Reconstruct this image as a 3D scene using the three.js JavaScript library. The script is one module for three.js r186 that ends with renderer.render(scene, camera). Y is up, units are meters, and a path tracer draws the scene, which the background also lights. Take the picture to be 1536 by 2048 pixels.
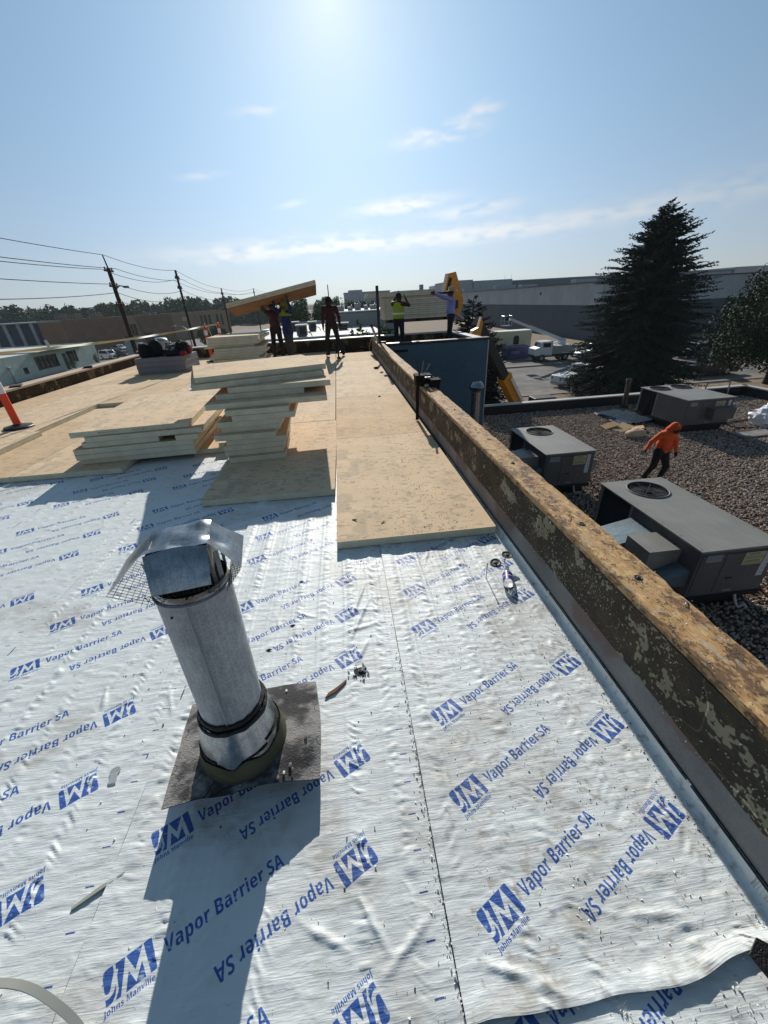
import * as THREE from 'three';
import { mergeGeometries, toCreasedNormals } from 'three/addons/utils/BufferGeometryUtils.js';
import { RoundedBoxGeometry } from 'three/addons/geometries/RoundedBoxGeometry.js';
import { MarchingCubes } from 'three/addons/objects/MarchingCubes.js';

// ---------------------------------------------------------------- camera, sky, sun
const scene = new THREE.Scene();
const camera = new THREE.PerspectiveCamera(2 * Math.atan(1024 / 769) * 180 / Math.PI, 768 / 1024, 0.05, 3000);
const EYE = 1.6;
{
  const fwd = new THREE.Vector3(-96, -418, 769), ny = (769 * 769 - 96 * 80) / 418;
  const down = new THREE.Vector3(80, ny, 769);
  const F = fwd.normalize(), U = down.normalize().negate(), R = new THREE.Vector3().crossVectors(U, F);
  if (R.x < 0) R.negate();
  const right = new THREE.Vector3(R.x, U.x, -F.x), up = new THREE.Vector3(-R.y, -U.y, F.y), back = new THREE.Vector3(-R.z, -U.z, F.z);
  camera.quaternion.setFromRotationMatrix(new THREE.Matrix4().makeBasis(right, up, back));
  camera.position.set(0, EYE, 0);
}
const SUN_EL = 25.3 * Math.PI / 180, SUN_AZ = 2.0 * Math.PI / 180;
const sunDir = new THREE.Vector3(Math.sin(SUN_AZ) * Math.cos(SUN_EL), Math.sin(SUN_EL), -Math.cos(SUN_AZ) * Math.cos(SUN_EL));
const sun = new THREE.DirectionalLight(new THREE.Color(1, 0.95, 0.87), 4.9);
sun.position.copy(sunDir).multiplyScalar(120); sun.castShadow = true;
sun.shadow.mapSize.set(4096, 4096); sun.shadow.radius = 1;
Object.assign(sun.shadow.camera, { left: -70, right: 70, top: 70, bottom: -70, near: 1, far: 400 });
scene.add(sun, sun.target);
const renderer = new THREE.WebGLRenderer({ antialias: true });
renderer.setSize(768, 1024);
renderer.toneMapping = THREE.LinearToneMapping;
renderer.toneMappingExposure = 1.0;
renderer.shadowMap.enabled = true;

// ---------------------------------------------------------------- noise
function rng(seed) { let a = seed >>> 0; return () => { a = (a + 0x6D2B79F5) | 0; let t = Math.imul(a ^ (a >>> 15), 1 | a); t = (t + Math.imul(t ^ (t >>> 7), 61 | t)) ^ t; return ((t ^ (t >>> 14)) >>> 0) / 4294967296; }; }
function hash(x, y, s) { let h = Math.imul(x, 374761393) + Math.imul(y, 668265263) + Math.imul(s, 1274126177); h = Math.imul(h ^ (h >>> 13), 1274126177); return ((h ^ (h >>> 16)) >>> 0) / 4294967296; }
function vn(x, y, s = 1, px = 0, py = 0) {            // value noise 0..1, tiling when px, py are given
  const xi = Math.floor(x), yi = Math.floor(y), fx = x - xi, fy = y - yi;
  const u = fx * fx * (3 - 2 * fx), v = fy * fy * (3 - 2 * fy);
  let x0 = xi, x1 = xi + 1, y0 = yi, y1 = yi + 1;
  if (px) { x0 %= px; if (x0 < 0) x0 += px; x1 = x0 + 1; if (x1 === px) x1 = 0; }
  if (py) { y0 %= py; if (y0 < 0) y0 += py; y1 = y0 + 1; if (y1 === py) y1 = 0; }
  const a = hash(x0, y0, s), b = hash(x1, y0, s), c = hash(x0, y1, s), d = hash(x1, y1, s);
  return (a + (b - a) * u) * (1 - v) + (c + (d - c) * u) * v;
}
function fbm(x, y, s = 1, o = 4, px = 0, py = 0) { let a = 0.5, t = 0, n = 0, f = 1; for (let i = 0; i < o; i++) { t += a * vn(x * f, y * f, s + i * 17, px * f, py * f); n += a; a *= 0.5; f *= 2; } return t / n; }
const clamp = (x, a = 0, b = 1) => Math.min(b, Math.max(a, x));
const sst = (a, b, x) => { const t = clamp((x - a) / (b - a)); return t * t * (3 - 2 * t); };
const lerp = (a, b, t) => a + (b - a) * t;

// ---------------------------------------------------------------- sky: a clear sky (CIE standard clear sky, sun out of frame) with thin clouds
{
  const W = 2048, H = 1024, data = new Float32Array(W * H * 4);
  const blobs = [];   // wisps: azimuth, elevation (degrees), half width, half height, strength
  for (const b of [[13, 15.2, 4.2, 0.55, .9], [17.5, 16.6, 2.2, .5, .6], [-6, 17.6, 2.6, .35, .35], [-13.5, 12.6, 2.2, .3, .4], [9, 9.6, 5.5, .6, .8], [17, 8.6, 5, .55, .6], [-4, 10.2, 1.6, .25, .35],
    [2, 6.2, 15, .9, .55], [-12, 5.6, 9, .8, .45], [20, 6.4, 12, .8, .5], [33, 7, 10, .9, .3], [43, 7.6, 8, 1.2, .28]]) blobs.push(b);
  const rb = rng(77);
  for (let i = 0; i < 40; i++) { const az = 55 + rb() * 250; blobs.push([az, 5 + rb() * 14, 3 + rb() * 12, .3 + rb() * .9, .25 + rb() * .5]); }
  for (let j = 0; j < H; j++) {
    const el = ((j + .5) / H - .5) * Math.PI, y = Math.sin(el), c = Math.cos(el), eld = el * 180 / Math.PI;
    for (let i = 0; i < W; i++) {
      const a = ((i + .5) / W - .5) * 2 * Math.PI, x = c * Math.cos(a), z = c * Math.sin(a), k = (j * W + i) * 4;
      if (y < 0) { data[k] = .16; data[k + 1] = .15; data[k + 2] = .14; data[k + 3] = 1; continue; }
      const cg = clamp(x * sunDir.x + y * sunDir.y + z * sunDir.z, -1, 1), chi = Math.acos(cg);
      const f = 1 + 3.9 * (Math.exp(-2.6 * chi) - Math.exp(-4.084)) + .3 * cg * cg;
      const phi = 1 - Math.exp(-.32 / Math.max(y + .05, .05));
      let Y = .355 * f * phi + .12 * Math.exp(-chi * 14);
      const haze = clamp(Math.exp(-eld / 8) * 1.0 + .8 * Math.exp(-chi * 5) + .05);
      let r = Y * lerp(.56, .94, haze), g = Y * lerp(1.0, 1.02, haze), b = Y * lerp(1.58, 1.0, haze);
      const azd = Math.atan2(x, -z) * 180 / Math.PI;
      if (eld < 26) {
        let cl = 0;
        for (const [ba, be, bw, bh, bs] of blobs) {
          let da = azd - ba; if (da > 180) da -= 360; if (da < -180) da += 360;
          const dx = da / bw; if (dx > 2.2 || dx < -2.2) continue;
          const dy = (eld - be - dx * .25) / bh; if (dy > 3 || dy < -3) continue;
          const n = fbm(azd * .55 + ba, eld * 2.1, 5, 5);
          cl += bs * Math.exp(-dx * dx * 1.2 - dy * dy * .8) * sst(.34, .72, n + .12 * Math.exp(-dy * dy));
        }
        cl = clamp(cl * 1.25) * .9;
        const cy = Y * 1.25 + .07; r = lerp(r, cy, cl); g = lerp(g, cy * .99, cl); b = lerp(b, cy * .97, cl);
      }
      data[k] = r; data[k + 1] = g; data[k + 2] = b; data[k + 3] = 1;
    }
  }
  const sky = new THREE.DataTexture(data, W, H, THREE.RGBAFormat, THREE.FloatType);
  sky.mapping = THREE.EquirectangularReflectionMapping; sky.magFilter = THREE.LinearFilter; sky.minFilter = THREE.LinearFilter; sky.needsUpdate = true;
  scene.background = sky; scene.environment = sky;
}

// ---------------------------------------------------------------- helpers
const V = (x, y, z) => new THREE.Vector3(x, y, z);
const names = {};
function numbered(n) { const k = names[n] = (names[n] ?? -1) + 1; return k ? `${n}_${String(k).padStart(3, '0')}` : n; }
function thing(name, label, category, [x, y, z] = [0, 0, 0], turn = 0, group) {
  const o = new THREE.Group(); o.name = numbered(name); o.position.set(x, y, z); o.rotation.y = turn;
  o.userData = { label, category }; if (group) o.userData.group = group; scene.add(o); return o;
}
function tag(o, label, category, group) { o.userData = { ...o.userData, label, category }; if (group) o.userData.group = group; return o; }
function obj(name, geo, mat, parent = scene) {
  if (Array.isArray(geo)) geo = merge(geo);
  const m = new THREE.Mesh(geo, mat); m.name = parent === scene ? numbered(name) : name; m.castShadow = m.receiveShadow = true; parent.add(m); return m;
}
function struct(name, geo, mat) { const m = obj(name, geo, mat); m.userData.kind = 'structure'; return m; }
function stuff(o, label, category) { o.userData.kind = 'stuff'; if (label) { o.userData.label = label; o.userData.category = category; } return o; }
function dup(o, pos, turn, label, group) { const c = o.clone(); c.name = numbered(o.name.replace(/_\d{3}$/, '')); c.userData = { ...o.userData }; if (label) c.userData.label = label; if (group) c.userData.group = group; c.position.set(...pos); c.rotation.y = turn; scene.add(c); return c; }
function merge(list) {
  const anyCol = list.some(g => g.attributes.color);
  return mergeGeometries(list.map(g => {
    g = g.index ? g.toNonIndexed() : g.clone();
    for (const k of Object.keys(g.attributes)) if (!['position', 'normal', 'uv', 'color'].includes(k)) g.deleteAttribute(k);
    if (!g.attributes.uv) g.setAttribute('uv', new THREE.BufferAttribute(new Float32Array(g.attributes.position.count * 2), 2));
    if (!g.attributes.normal) g.computeVertexNormals();
    if (anyCol && !g.attributes.color) { const c = new Float32Array(g.attributes.position.count * 3).fill(1); g.setAttribute('color', new THREE.BufferAttribute(c, 3)); }
    g.morphAttributes = {}; return g;
  }), false);
}
function xf(g, p = [0, 0, 0], r = [0, 0, 0]) { const m = new THREE.Matrix4().compose(V(...p), new THREE.Quaternion().setFromEuler(new THREE.Euler(...r, 'YXZ')), V(1, 1, 1)); g.applyMatrix4(m); return g; }
// uv in metres by the dominant axis of each face (flat faces only)
function metric(g, s = 1, ox = 0, oy = 0) {
  g = g.index ? g.toNonIndexed() : g; const p = g.attributes.position, n = g.attributes.normal, uv = new Float32Array(p.count * 2);
  for (let i = 0; i < p.count; i += 3) {
    const ax = Math.abs(n.getX(i) + n.getX(i + 1) + n.getX(i + 2)), ay = Math.abs(n.getY(i) + n.getY(i + 1) + n.getY(i + 2)), az = Math.abs(n.getZ(i) + n.getZ(i + 1) + n.getZ(i + 2));
    for (let k = i; k < i + 3; k++) { const X = p.getX(k), Y = p.getY(k), Z = p.getZ(k); const [u, v] = ay >= ax && ay >= az ? [X, -Z] : ax >= az ? [Z, Y] : [X, Y]; uv[k * 2] = u * s + ox; uv[k * 2 + 1] = v * s + oy; }
  }
  g.setAttribute('uv', new THREE.BufferAttribute(uv, 2)); return g;
}
const bx = (w, h, d, x = 0, y = 0, z = 0, rx = 0, ry = 0, rz = 0) => xf(metric(new THREE.BoxGeometry(w, h, d)), [x, y, z], [rx, ry, rz]);
const rbx = (w, h, d, r, x = 0, y = 0, z = 0, rx = 0, ry = 0, rz = 0, seg = 2) => xf(metric(new RoundedBoxGeometry(w, h, d, seg, r)), [x, y, z], [rx, ry, rz]);
const box3 = (x0, x1, y0, y1, z0, z1) => metric(new THREE.BoxGeometry(x1 - x0, y1 - y0, z1 - z0).translate((x0 + x1) / 2, (y0 + y1) / 2, (z0 + z1) / 2));
const cyl = (r1, r2, h, x = 0, y = 0, z = 0, seg = 16, rx = 0, rz = 0, open = false) => xf(new THREE.CylinderGeometry(r1, r2, h, seg, 1, open), [x, y, z], [rx, 0, rz]);
function rod(a, b, r1, r2 = r1, seg = 8, open = false) {
  const A = V(...a), B = V(...b), d = B.clone().sub(A), L = d.length(), g = new THREE.CylinderGeometry(r2, r1, L, seg, 1, open);
  g.translate(0, L / 2, 0); g.applyQuaternion(new THREE.Quaternion().setFromUnitVectors(V(0, 1, 0), d.normalize())); g.translate(...a); return g;
}
function bar(a, b, w, h) {      // rectangular bar from a to b, h measured upwards
  const A = V(...a), B = V(...b), d = B.clone().sub(A), L = d.length(), g = new THREE.BoxGeometry(w, h, L), m = new THREE.Matrix4().lookAt(V(0, 0, 0), d, V(0, 1, 0));
  metric(g); g.applyMatrix4(m); g.translate((a[0] + b[0]) / 2, (a[1] + b[1]) / 2, (a[2] + b[2]) / 2); return g;
}
function tube(pts, r, seg = 40, rs = 8) { return new THREE.TubeGeometry(new THREE.CatmullRomCurve3(pts.map(p => V(...p))), seg, r, rs, false); }
function lathe(pts, seg = 32) { return new THREE.LatheGeometry(pts.map(([r, y]) => new THREE.Vector2(r, y)), seg); }
function extr(pts, depth, bevel = 0, holes) {
  const s = new THREE.Shape(pts.map(([x, y]) => new THREE.Vector2(x, y)));
  if (holes) for (const h of holes) s.holes.push(new THREE.Path(h.map(([x, y]) => new THREE.Vector2(x, y))));
  return new THREE.ExtrudeGeometry(s, { depth, bevelEnabled: bevel > 0, bevelSize: bevel, bevelThickness: bevel, bevelSegments: 2, curveSegments: 8 });
}
function quad(a, b, c, d) { const g = new THREE.BufferGeometry(); g.setAttribute('position', new THREE.Float32BufferAttribute([...a, ...b, ...c, ...a, ...c, ...d], 3)); g.setAttribute('uv', new THREE.Float32BufferAttribute([0, 0, 1, 0, 1, 1, 0, 0, 1, 1, 0, 1], 2)); g.computeVertexNormals(); return g; }
// a closed slab of given thickness under the polygon (counter-clockwise seen from above), top at y
function slab(poly, y, t) { const g = extr(poly.map(([x, z]) => [x, -z]), t); g.rotateX(-Math.PI / 2); g.translate(0, y - t, 0); return metric(g); }

// ---------------------------------------------------------------- textures
function tex(w, h, fn, { srgb = true, repeat = [1, 1] } = {}) {
  const d = new Uint8Array(w * h * 4);
  for (let j = 0; j < h; j++) for (let i = 0; i < w; i++) { const c = fn((i + .5) / w, (j + .5) / h), k = (j * w + i) * 4; d[k] = clamp(c[0], 0, 255); d[k + 1] = clamp(c[1], 0, 255); d[k + 2] = clamp(c[2], 0, 255); d[k + 3] = 255; }
  const t = new THREE.DataTexture(d, w, h); t.wrapS = t.wrapT = THREE.RepeatWrapping; t.magFilter = THREE.LinearFilter; t.minFilter = THREE.LinearMipmapLinearFilter; t.generateMipmaps = true;
  if (srgb) t.colorSpace = THREE.SRGBColorSpace; t.repeat.set(...repeat); t.needsUpdate = true; return t;
}
const grey = v => [v, v, v];
const mix3 = (a, b, t) => [lerp(a[0], b[0], t), lerp(a[1], b[1], t), lerp(a[2], b[2], t)];
const mul3 = (a, s) => [a[0] * s, a[1] * s, a[2] * s];
const std = (o) => new THREE.MeshStandardMaterial({ roughness: .8, metalness: 0, ...o });
const phys = (o) => new THREE.MeshPhysicalMaterial({ roughness: .8, metalness: 0, ...o });
// a plain colour broken up by two scales of noise
function mottled(base, amt, f, size = 256, seed = 3, extra) { return tex(size, size, (u, v) => { const n = fbm(u * f, v * f, seed, 5, f, f); let c = mul3(base, 1 + (n - .5) * 2 * amt); return extra ? extra(c, u, v, n) : c; }); }

const T = {};
T.facer = tex(1024, 1024, (u, v) => {      // glass-fibre facer: fibres, flecks, scuffs
  const n = fbm(u * 5, v * 5, 11, 5, 5, 5), fib = vn(u * 300, v * 40, 12, 300, 40), fib2 = vn(u * 60, v * 400, 13, 60, 400), sc = fbm(u * 9, v * 7, 14, 4, 9, 7), w = fbm(u * 22, v * 40, 18, 4, 22, 40);
  let c = mul3([218, 190, 154], .93 + .13 * n + .05 * (fib - .5) + .05 * (fib2 - .5));
  c = mix3(c, [172, 158, 134], sst(.54, .72, sc) * .5); c = mix3(c, [140, 127, 108], sst(.60, .74, w) * .4);
  const fl = vn(u * 260, v * 260, 15, 260, 260); if (fl > .955) c = mul3(c, .62); if (fl < .03) c = mul3(c, 1.1);
  return c;
});
T.facerB = tex(512, 512, (u, v) => { const f = vn(u * 120, v * 30, 21, 120, 30) * .5 + vn(u * 40, v * 160, 22, 40, 160) * .5, d = fbm(u * 40, v * 40, 23, 3, 40, 40); return grey(110 + 90 * (f - .5) + 90 * (d - .5)); }, { srgb: false });
T.foam = tex(512, 256, (u, v) => { const n = fbm(u * 12, v * 6, 31, 5, 12, 6), h = vn(u * 120, v * 60, 32, 120, 60); let c = mul3([211, 206, 182], .93 + .14 * n); if (h > .93) c = mul3(c, .86); return c; });
T.foamGrey = tex(512, 256, (u, v) => { const n = fbm(u * 12, v * 6, 34, 5, 12, 6), h = vn(u * 150, v * 75, 35, 150, 75), k = vn(u * 70, v * 35, 36, 70, 35); let c = mul3([211, 206, 182], .93 + .14 * n); if (h > .88) c = mul3(c, .66); if (k > .94) c = mul3(c, .8); return c; });
T.galv = tex(512, 512, (u, v) => {        // zinc spangle and water streaks
  let best = 9, id = 0; const G = 46, x = u * G, y = v * G, xi = Math.floor(x), yi = Math.floor(y);
  for (let a = -1; a < 2; a++) for (let b = -1; b < 2; b++) { const cx = xi + a, cy = yi + b, wx = ((cx % G) + G) % G, wy = ((cy % G) + G) % G, dx = cx + hash(wx, wy, 1) - x, dy = cy + hash(wx, wy, 2) - y, d = dx * dx + dy * dy; if (d < best) { best = d; id = hash(wx, wy, 7); } }
  const n = fbm(u * 6, v * 3, 41, 5, 6, 3), st = vn(u * 60, v * 4, 42, 60, 4);
  return mul3([176, 182, 186], .82 + .12 * id + .22 * (n - .5) + .1 * (st - .5));
});
T.galvR = tex(512, 512, (u, v) => { const n = fbm(u * 8, v * 8, 43, 5, 8, 8), s = vn(u * 90, v * 20, 44, 90, 20); return grey(95 + 90 * n + 30 * s); }, { srgb: false });
T.crinkle = tex(1024, 1024, (u, v) => {    // fine creases of the film, running across the roll
  const a = fbm(u * 9, v * 120, 51, 3, 9, 120), r = 1 - Math.abs(2 * fbm(u * 6, v * 70, 52, 3, 6, 70) - 1), w = fbm(u * 60, v * 140, 53, 2, 60, 140), q = 1 - Math.abs(2 * fbm(u * 16, v * 22, 54, 4, 16, 22) - 1);
  return grey(255 * clamp(.3 * a + .38 * r * r * r + .14 * w + .2 * q * q * q * q));
}, { srgb: false });
T.wood = tex(1024, 512, (u, v) => {       // u along the plank (2.4 m), v across (0.19 m, upper half of texture) : grain, tar and rust stains
  const g = fbm(u * 4, v * 70, 61, 4, 4, 70), gr = vn(u * 10 + 3 * fbm(u * 6, v * 6, 62, 3, 6, 6), v * 160, 63, 10, 160);
  let c = mul3([200, 158, 104], .80 + .26 * g + .14 * (gr - .5));
  const m1 = fbm(u * 16, v * 3, 64, 6, 16, 3), m2 = fbm(u * 130, v * 16, 65, 3, 130, 16), m3 = vn(u * 500, v * 50, 66, 500, 50);
  c = mix3(c, [146, 106, 66], sst(.44, .62, m1 * .62 + m2 * .2 + gr * .18) * .5);
  c = mix3(c, [76, 56, 40], sst(.53, .63, m1 * .5 + m2 * .3 + m3 * .1 + gr * .1) * .6);
  c = mix3(c, [40, 34, 30], sst(.60, .66, fbm(u * 44, v * 5, 69, 5, 44, 5) * .7 + m3 * .3) * .6);
  c = mix3(c, [234, 206, 152], sst(.58, .64, fbm(u * 90, v * 10, 67, 5, 90, 10)) * .4); c = mix3(c, [176, 170, 158], sst(.68, .74, fbm(u * 46, v * 6, 68, 5, 46, 6)) * .5);
  return c;
});
T.woodB = tex(1024, 512, (u, v) => { const g = fbm(u * 4, v * 90, 61, 4, 4, 90), t3 = fbm(u * 26, v * 20, 66, 5, 26, 20); return grey(90 + 100 * (g - .5) + 90 * t3); }, { srgb: false });
T.stucco = tex(2048, 512, (u, v) => {     // u along the wall (3 m), v up (0.75 m): old tar and mortar, pale scabs of torn coating
  const n = fbm(u * 30, v * 8, 71, 6, 30, 8), f = vn(u * 700, v * 175, 72, 700, 175), h = fbm(u * 12, v * 4, 73, 5, 12, 4);
  let c = mul3([74, 63, 47], .68 + .52 * n + .3 * (f - .5)); c = mix3(c, [52, 50, 40], sst(.4, .7, h) * .6);
  const p = fbm(u * 22, v * 6, 74, 5, 22, 6) * .8 + .2 * vn(u * 240, v * 60, 75, 240, 60); c = mix3(c, mul3([150, 143, 118], .85 + .3 * n), sst(.60, .63, p) * .85);
  const s = vn(u * 420, v * 105, 76, 420, 105) * .6 + .4 * fbm(u * 14, v * 3, 77, 4, 14, 3); if (s > .755) c = mix3(c, [178, 172, 152], .7);
  const cr = Math.abs(fbm(u * 8, v * 2, 78, 3, 8, 2) - .5); if (cr < .004) c = mul3(c, 1.5);
  return c;
});
T.stuccoB = tex(1024, 256, (u, v) => grey(255 * (.5 * fbm(u * 30, v * 8, 71, 6, 30, 8) + .3 * vn(u * 350, v * 88, 72, 350, 88) + .3 * sst(.5, .6, fbm(u * 22, v * 6, 74, 5, 22, 6)))), { srgb: false });
T.conc = tex(512, 512, (u, v) => { const n = fbm(u * 6, v * 6, 81, 6, 6, 6), f = vn(u * 200, v * 200, 82, 200, 200); let c = mul3([128, 126, 124], .8 + .35 * n + .1 * (f - .5)); return mix3(c, [120, 92, 84], sst(.58, .68, fbm(u * 5, v * 5, 83, 4, 5, 5)) * .6); });
T.rubber = tex(1024, 1024, (u, v) => {    // old rubber flashing, chalky with dust, scratches
  const n = fbm(u * 5, v * 5, 91, 6, 5, 5), d = fbm(u * 14, v * 14, 92, 5, 14, 14), s = vn(u * 14 + 4 * n, v * 320, 93, 0, 0), s2 = vn(u * 280, v * 10 + 3 * d, 94);
  let c = mul3([62, 60, 60], .75 + .5 * n); c = mix3(c, [172, 166, 160], sst(.38, .64, n * .5 + d * .5) * .75); if (s > .9) c = mix3(c, [170, 164, 156], .35); if (s2 > .92) c = mix3(c, [28, 27, 27], .5);
  const ring = Math.abs(fbm(u * 3, v * 3, 95, 3, 3, 3) - .52); if (ring < .006) c = mix3(c, [22, 21, 21], .7);
  return c;
});
T.rubberB = tex(512, 512, (u, v) => grey(255 * (.6 * fbm(u * 8, v * 8, 96, 5, 8, 8) + .4 * vn(u * 120, v * 120, 97, 120, 120))), { srgb: false });
T.asphalt = mottled([104, 101, 97], .3, 8, 512, 101, (c, u, v) => mul3(c, .88 + .24 * vn(u * 200, v * 200, 102, 200, 200)));
T.grass = mottled([96, 104, 52], .4, 10, 256, 103, (c, u, v) => mul3(c, .75 + .5 * vn(u * 120, v * 120, 104, 120, 120)));
T.dirt = mottled([126, 105, 82], .35, 9, 256, 105, (c, u, v) => mul3(c, .75 + .5 * vn(u * 100, v * 100, 106, 100, 100)));
T.wall = mottled([255, 255, 255], .09, 6, 256, 107, (c, u, v) => mul3(c, .93 + .06 * vn(u * 100, v * 100, 108, 100, 100)));
T.scuff = tex(512, 512, (u, v) => { const n = fbm(u * 4, v * 4, 111, 6, 4, 4), s = vn(u * 60, v * 5, 112, 60, 5); let c = grey(255 * (.88 + .14 * n - .05 * s)); if (vn(u * 90, v * 90, 113, 90, 90) > .96) c = mul3(c, .8); return c; });
{ // the print of the roll: 1.055 m across, 1.137 m along, three row pairs
  const W = 1536, H = 1656, S = W / 1.055, cv = document.createElement('canvas'); cv.width = W; cv.height = H; const c = cv.getContext('2d');
  c.fillStyle = '#dde2e1'; c.fillRect(0, 0, W, H);
  const blue = '#2b55a6', white = '#dde2e1';
  function unit(x, z, inv) {          // x, z in metres on the roll; z grows away from the reader of the upright rows
    for (const wrap of [-1, 0, 1]) {
      c.save(); c.translate(x * S, H - z * S + wrap * H); c.rotate(inv ? Math.PI - .466 : -.466); c.scale(S, S);
      // emblem 0.124 x 0.077 centred at the origin
      c.fillStyle = blue; c.save(); c.transform(1, 0, .12, 1, 0, 0);
      c.beginPath(); c.moveTo(-.030, -.0385); c.lineTo(.062, -.0385); c.lineTo(.062, .034); c.quadraticCurveTo(.060, .0385, .055, .0385); c.lineTo(-.040, .0385); c.lineTo(-.030, .02); c.closePath(); c.fill();
      c.beginPath(); c.moveTo(-.062, -.026); c.quadraticCurveTo(-.060, -.0385, -.049, -.0385); c.lineTo(-.036, -.0385); c.lineTo(-.036, .012); c.quadraticCurveTo(-.036, .030, -.05, .0385); c.lineTo(-.062, .0385); c.closePath(); c.fill();
      c.strokeStyle = white; c.lineJoin = 'miter'; c.lineCap = 'butt'; c.lineWidth = .0105;
      c.beginPath(); c.moveTo(-.066, .014); c.quadraticCurveTo(-.054, .026, -.044, .012); c.lineTo(-.030, -.026); c.stroke();
      c.lineWidth = .012; c.beginPath(); c.moveTo(-.022, .040); c.lineTo(-.004, -.022); c.lineTo(.012, .020); c.lineTo(.036, -.022); c.lineTo(.040, .040); c.stroke();
      c.restore();
      c.fillStyle = blue; c.textBaseline = 'alphabetic';
      c.save(); c.scale(.001, .001); c.font = 'bold 19px sans-serif'; const wj = c.measureText('Johns Manville').width; c.translate(-62, 58); c.scale(122 / wj, 1); c.fillText('Johns Manville', 0, 0); c.restore();
      c.save(); c.scale(.001, .001); c.font = 'bold 54px sans-serif'; const wt = c.measureText('Vapor Barrier SA').width; c.translate(86, 22); c.scale(356 / wt, 1.0); c.fillText('Vapor Barrier SA', 0, 0); c.restore();
      c.restore();
    }
  }
  for (const z of [.10, .416, .735]) { unit(.158, z, false); unit(.795, z + .156, true); }
  c.fillStyle = '#3a4f8c'; for (let k = 0; k < 11; k++) { c.save(); c.translate(.985 * S, (k + .4) / 11 * H); c.rotate(-.04); c.fillRect(0, 0, .026 * S, .0045 * S); c.restore(); }
  c.font = '16px sans-serif'; c.fillStyle = '#5a6a9a'; c.save(); c.translate(.30 * S, H * .93); c.fillText('HH0280', 0, 0); c.restore();
  const im = c.getImageData(0, 0, W, H).data, d = new Uint8Array(W * H * 4);
  for (let j = 0; j < H; j++) for (let i = 0; i < W; i++) {    // flip rows; ink wears thin on the crinkles
    const s = ((H - 1 - j) * W + i) * 4, k = (j * W + i) * 4, u = i / W, v = j / H;
    const wear = sst(.66, .78, fbm(u * 60, v * 150, 121, 4, 60, 150)) * .6 + .12 * vn(u * 30, v * 500, 122, 30, 500), n = .985 + .03 * (fbm(u * 12, v * 60, 123, 4, 12, 60) - .5);
    for (let q = 0; q < 3; q++) d[k + q] = clamp(lerp(im[s + q], [221, 226, 225][q], wear) * n, 0, 255); d[k + 3] = 255;
  }
  const t = new THREE.DataTexture(d, W, H); t.wrapS = t.wrapT = THREE.RepeatWrapping; t.magFilter = THREE.LinearFilter; t.minFilter = THREE.LinearMipmapLinearFilter; t.generateMipmaps = true; t.colorSpace = THREE.SRGBColorSpace; t.needsUpdate = true; T.print = t;
}
const rep = (t, x, y = x) => { const c = t.clone(); c.repeat.set(x, y); c.needsUpdate = true; return c; };

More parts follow.
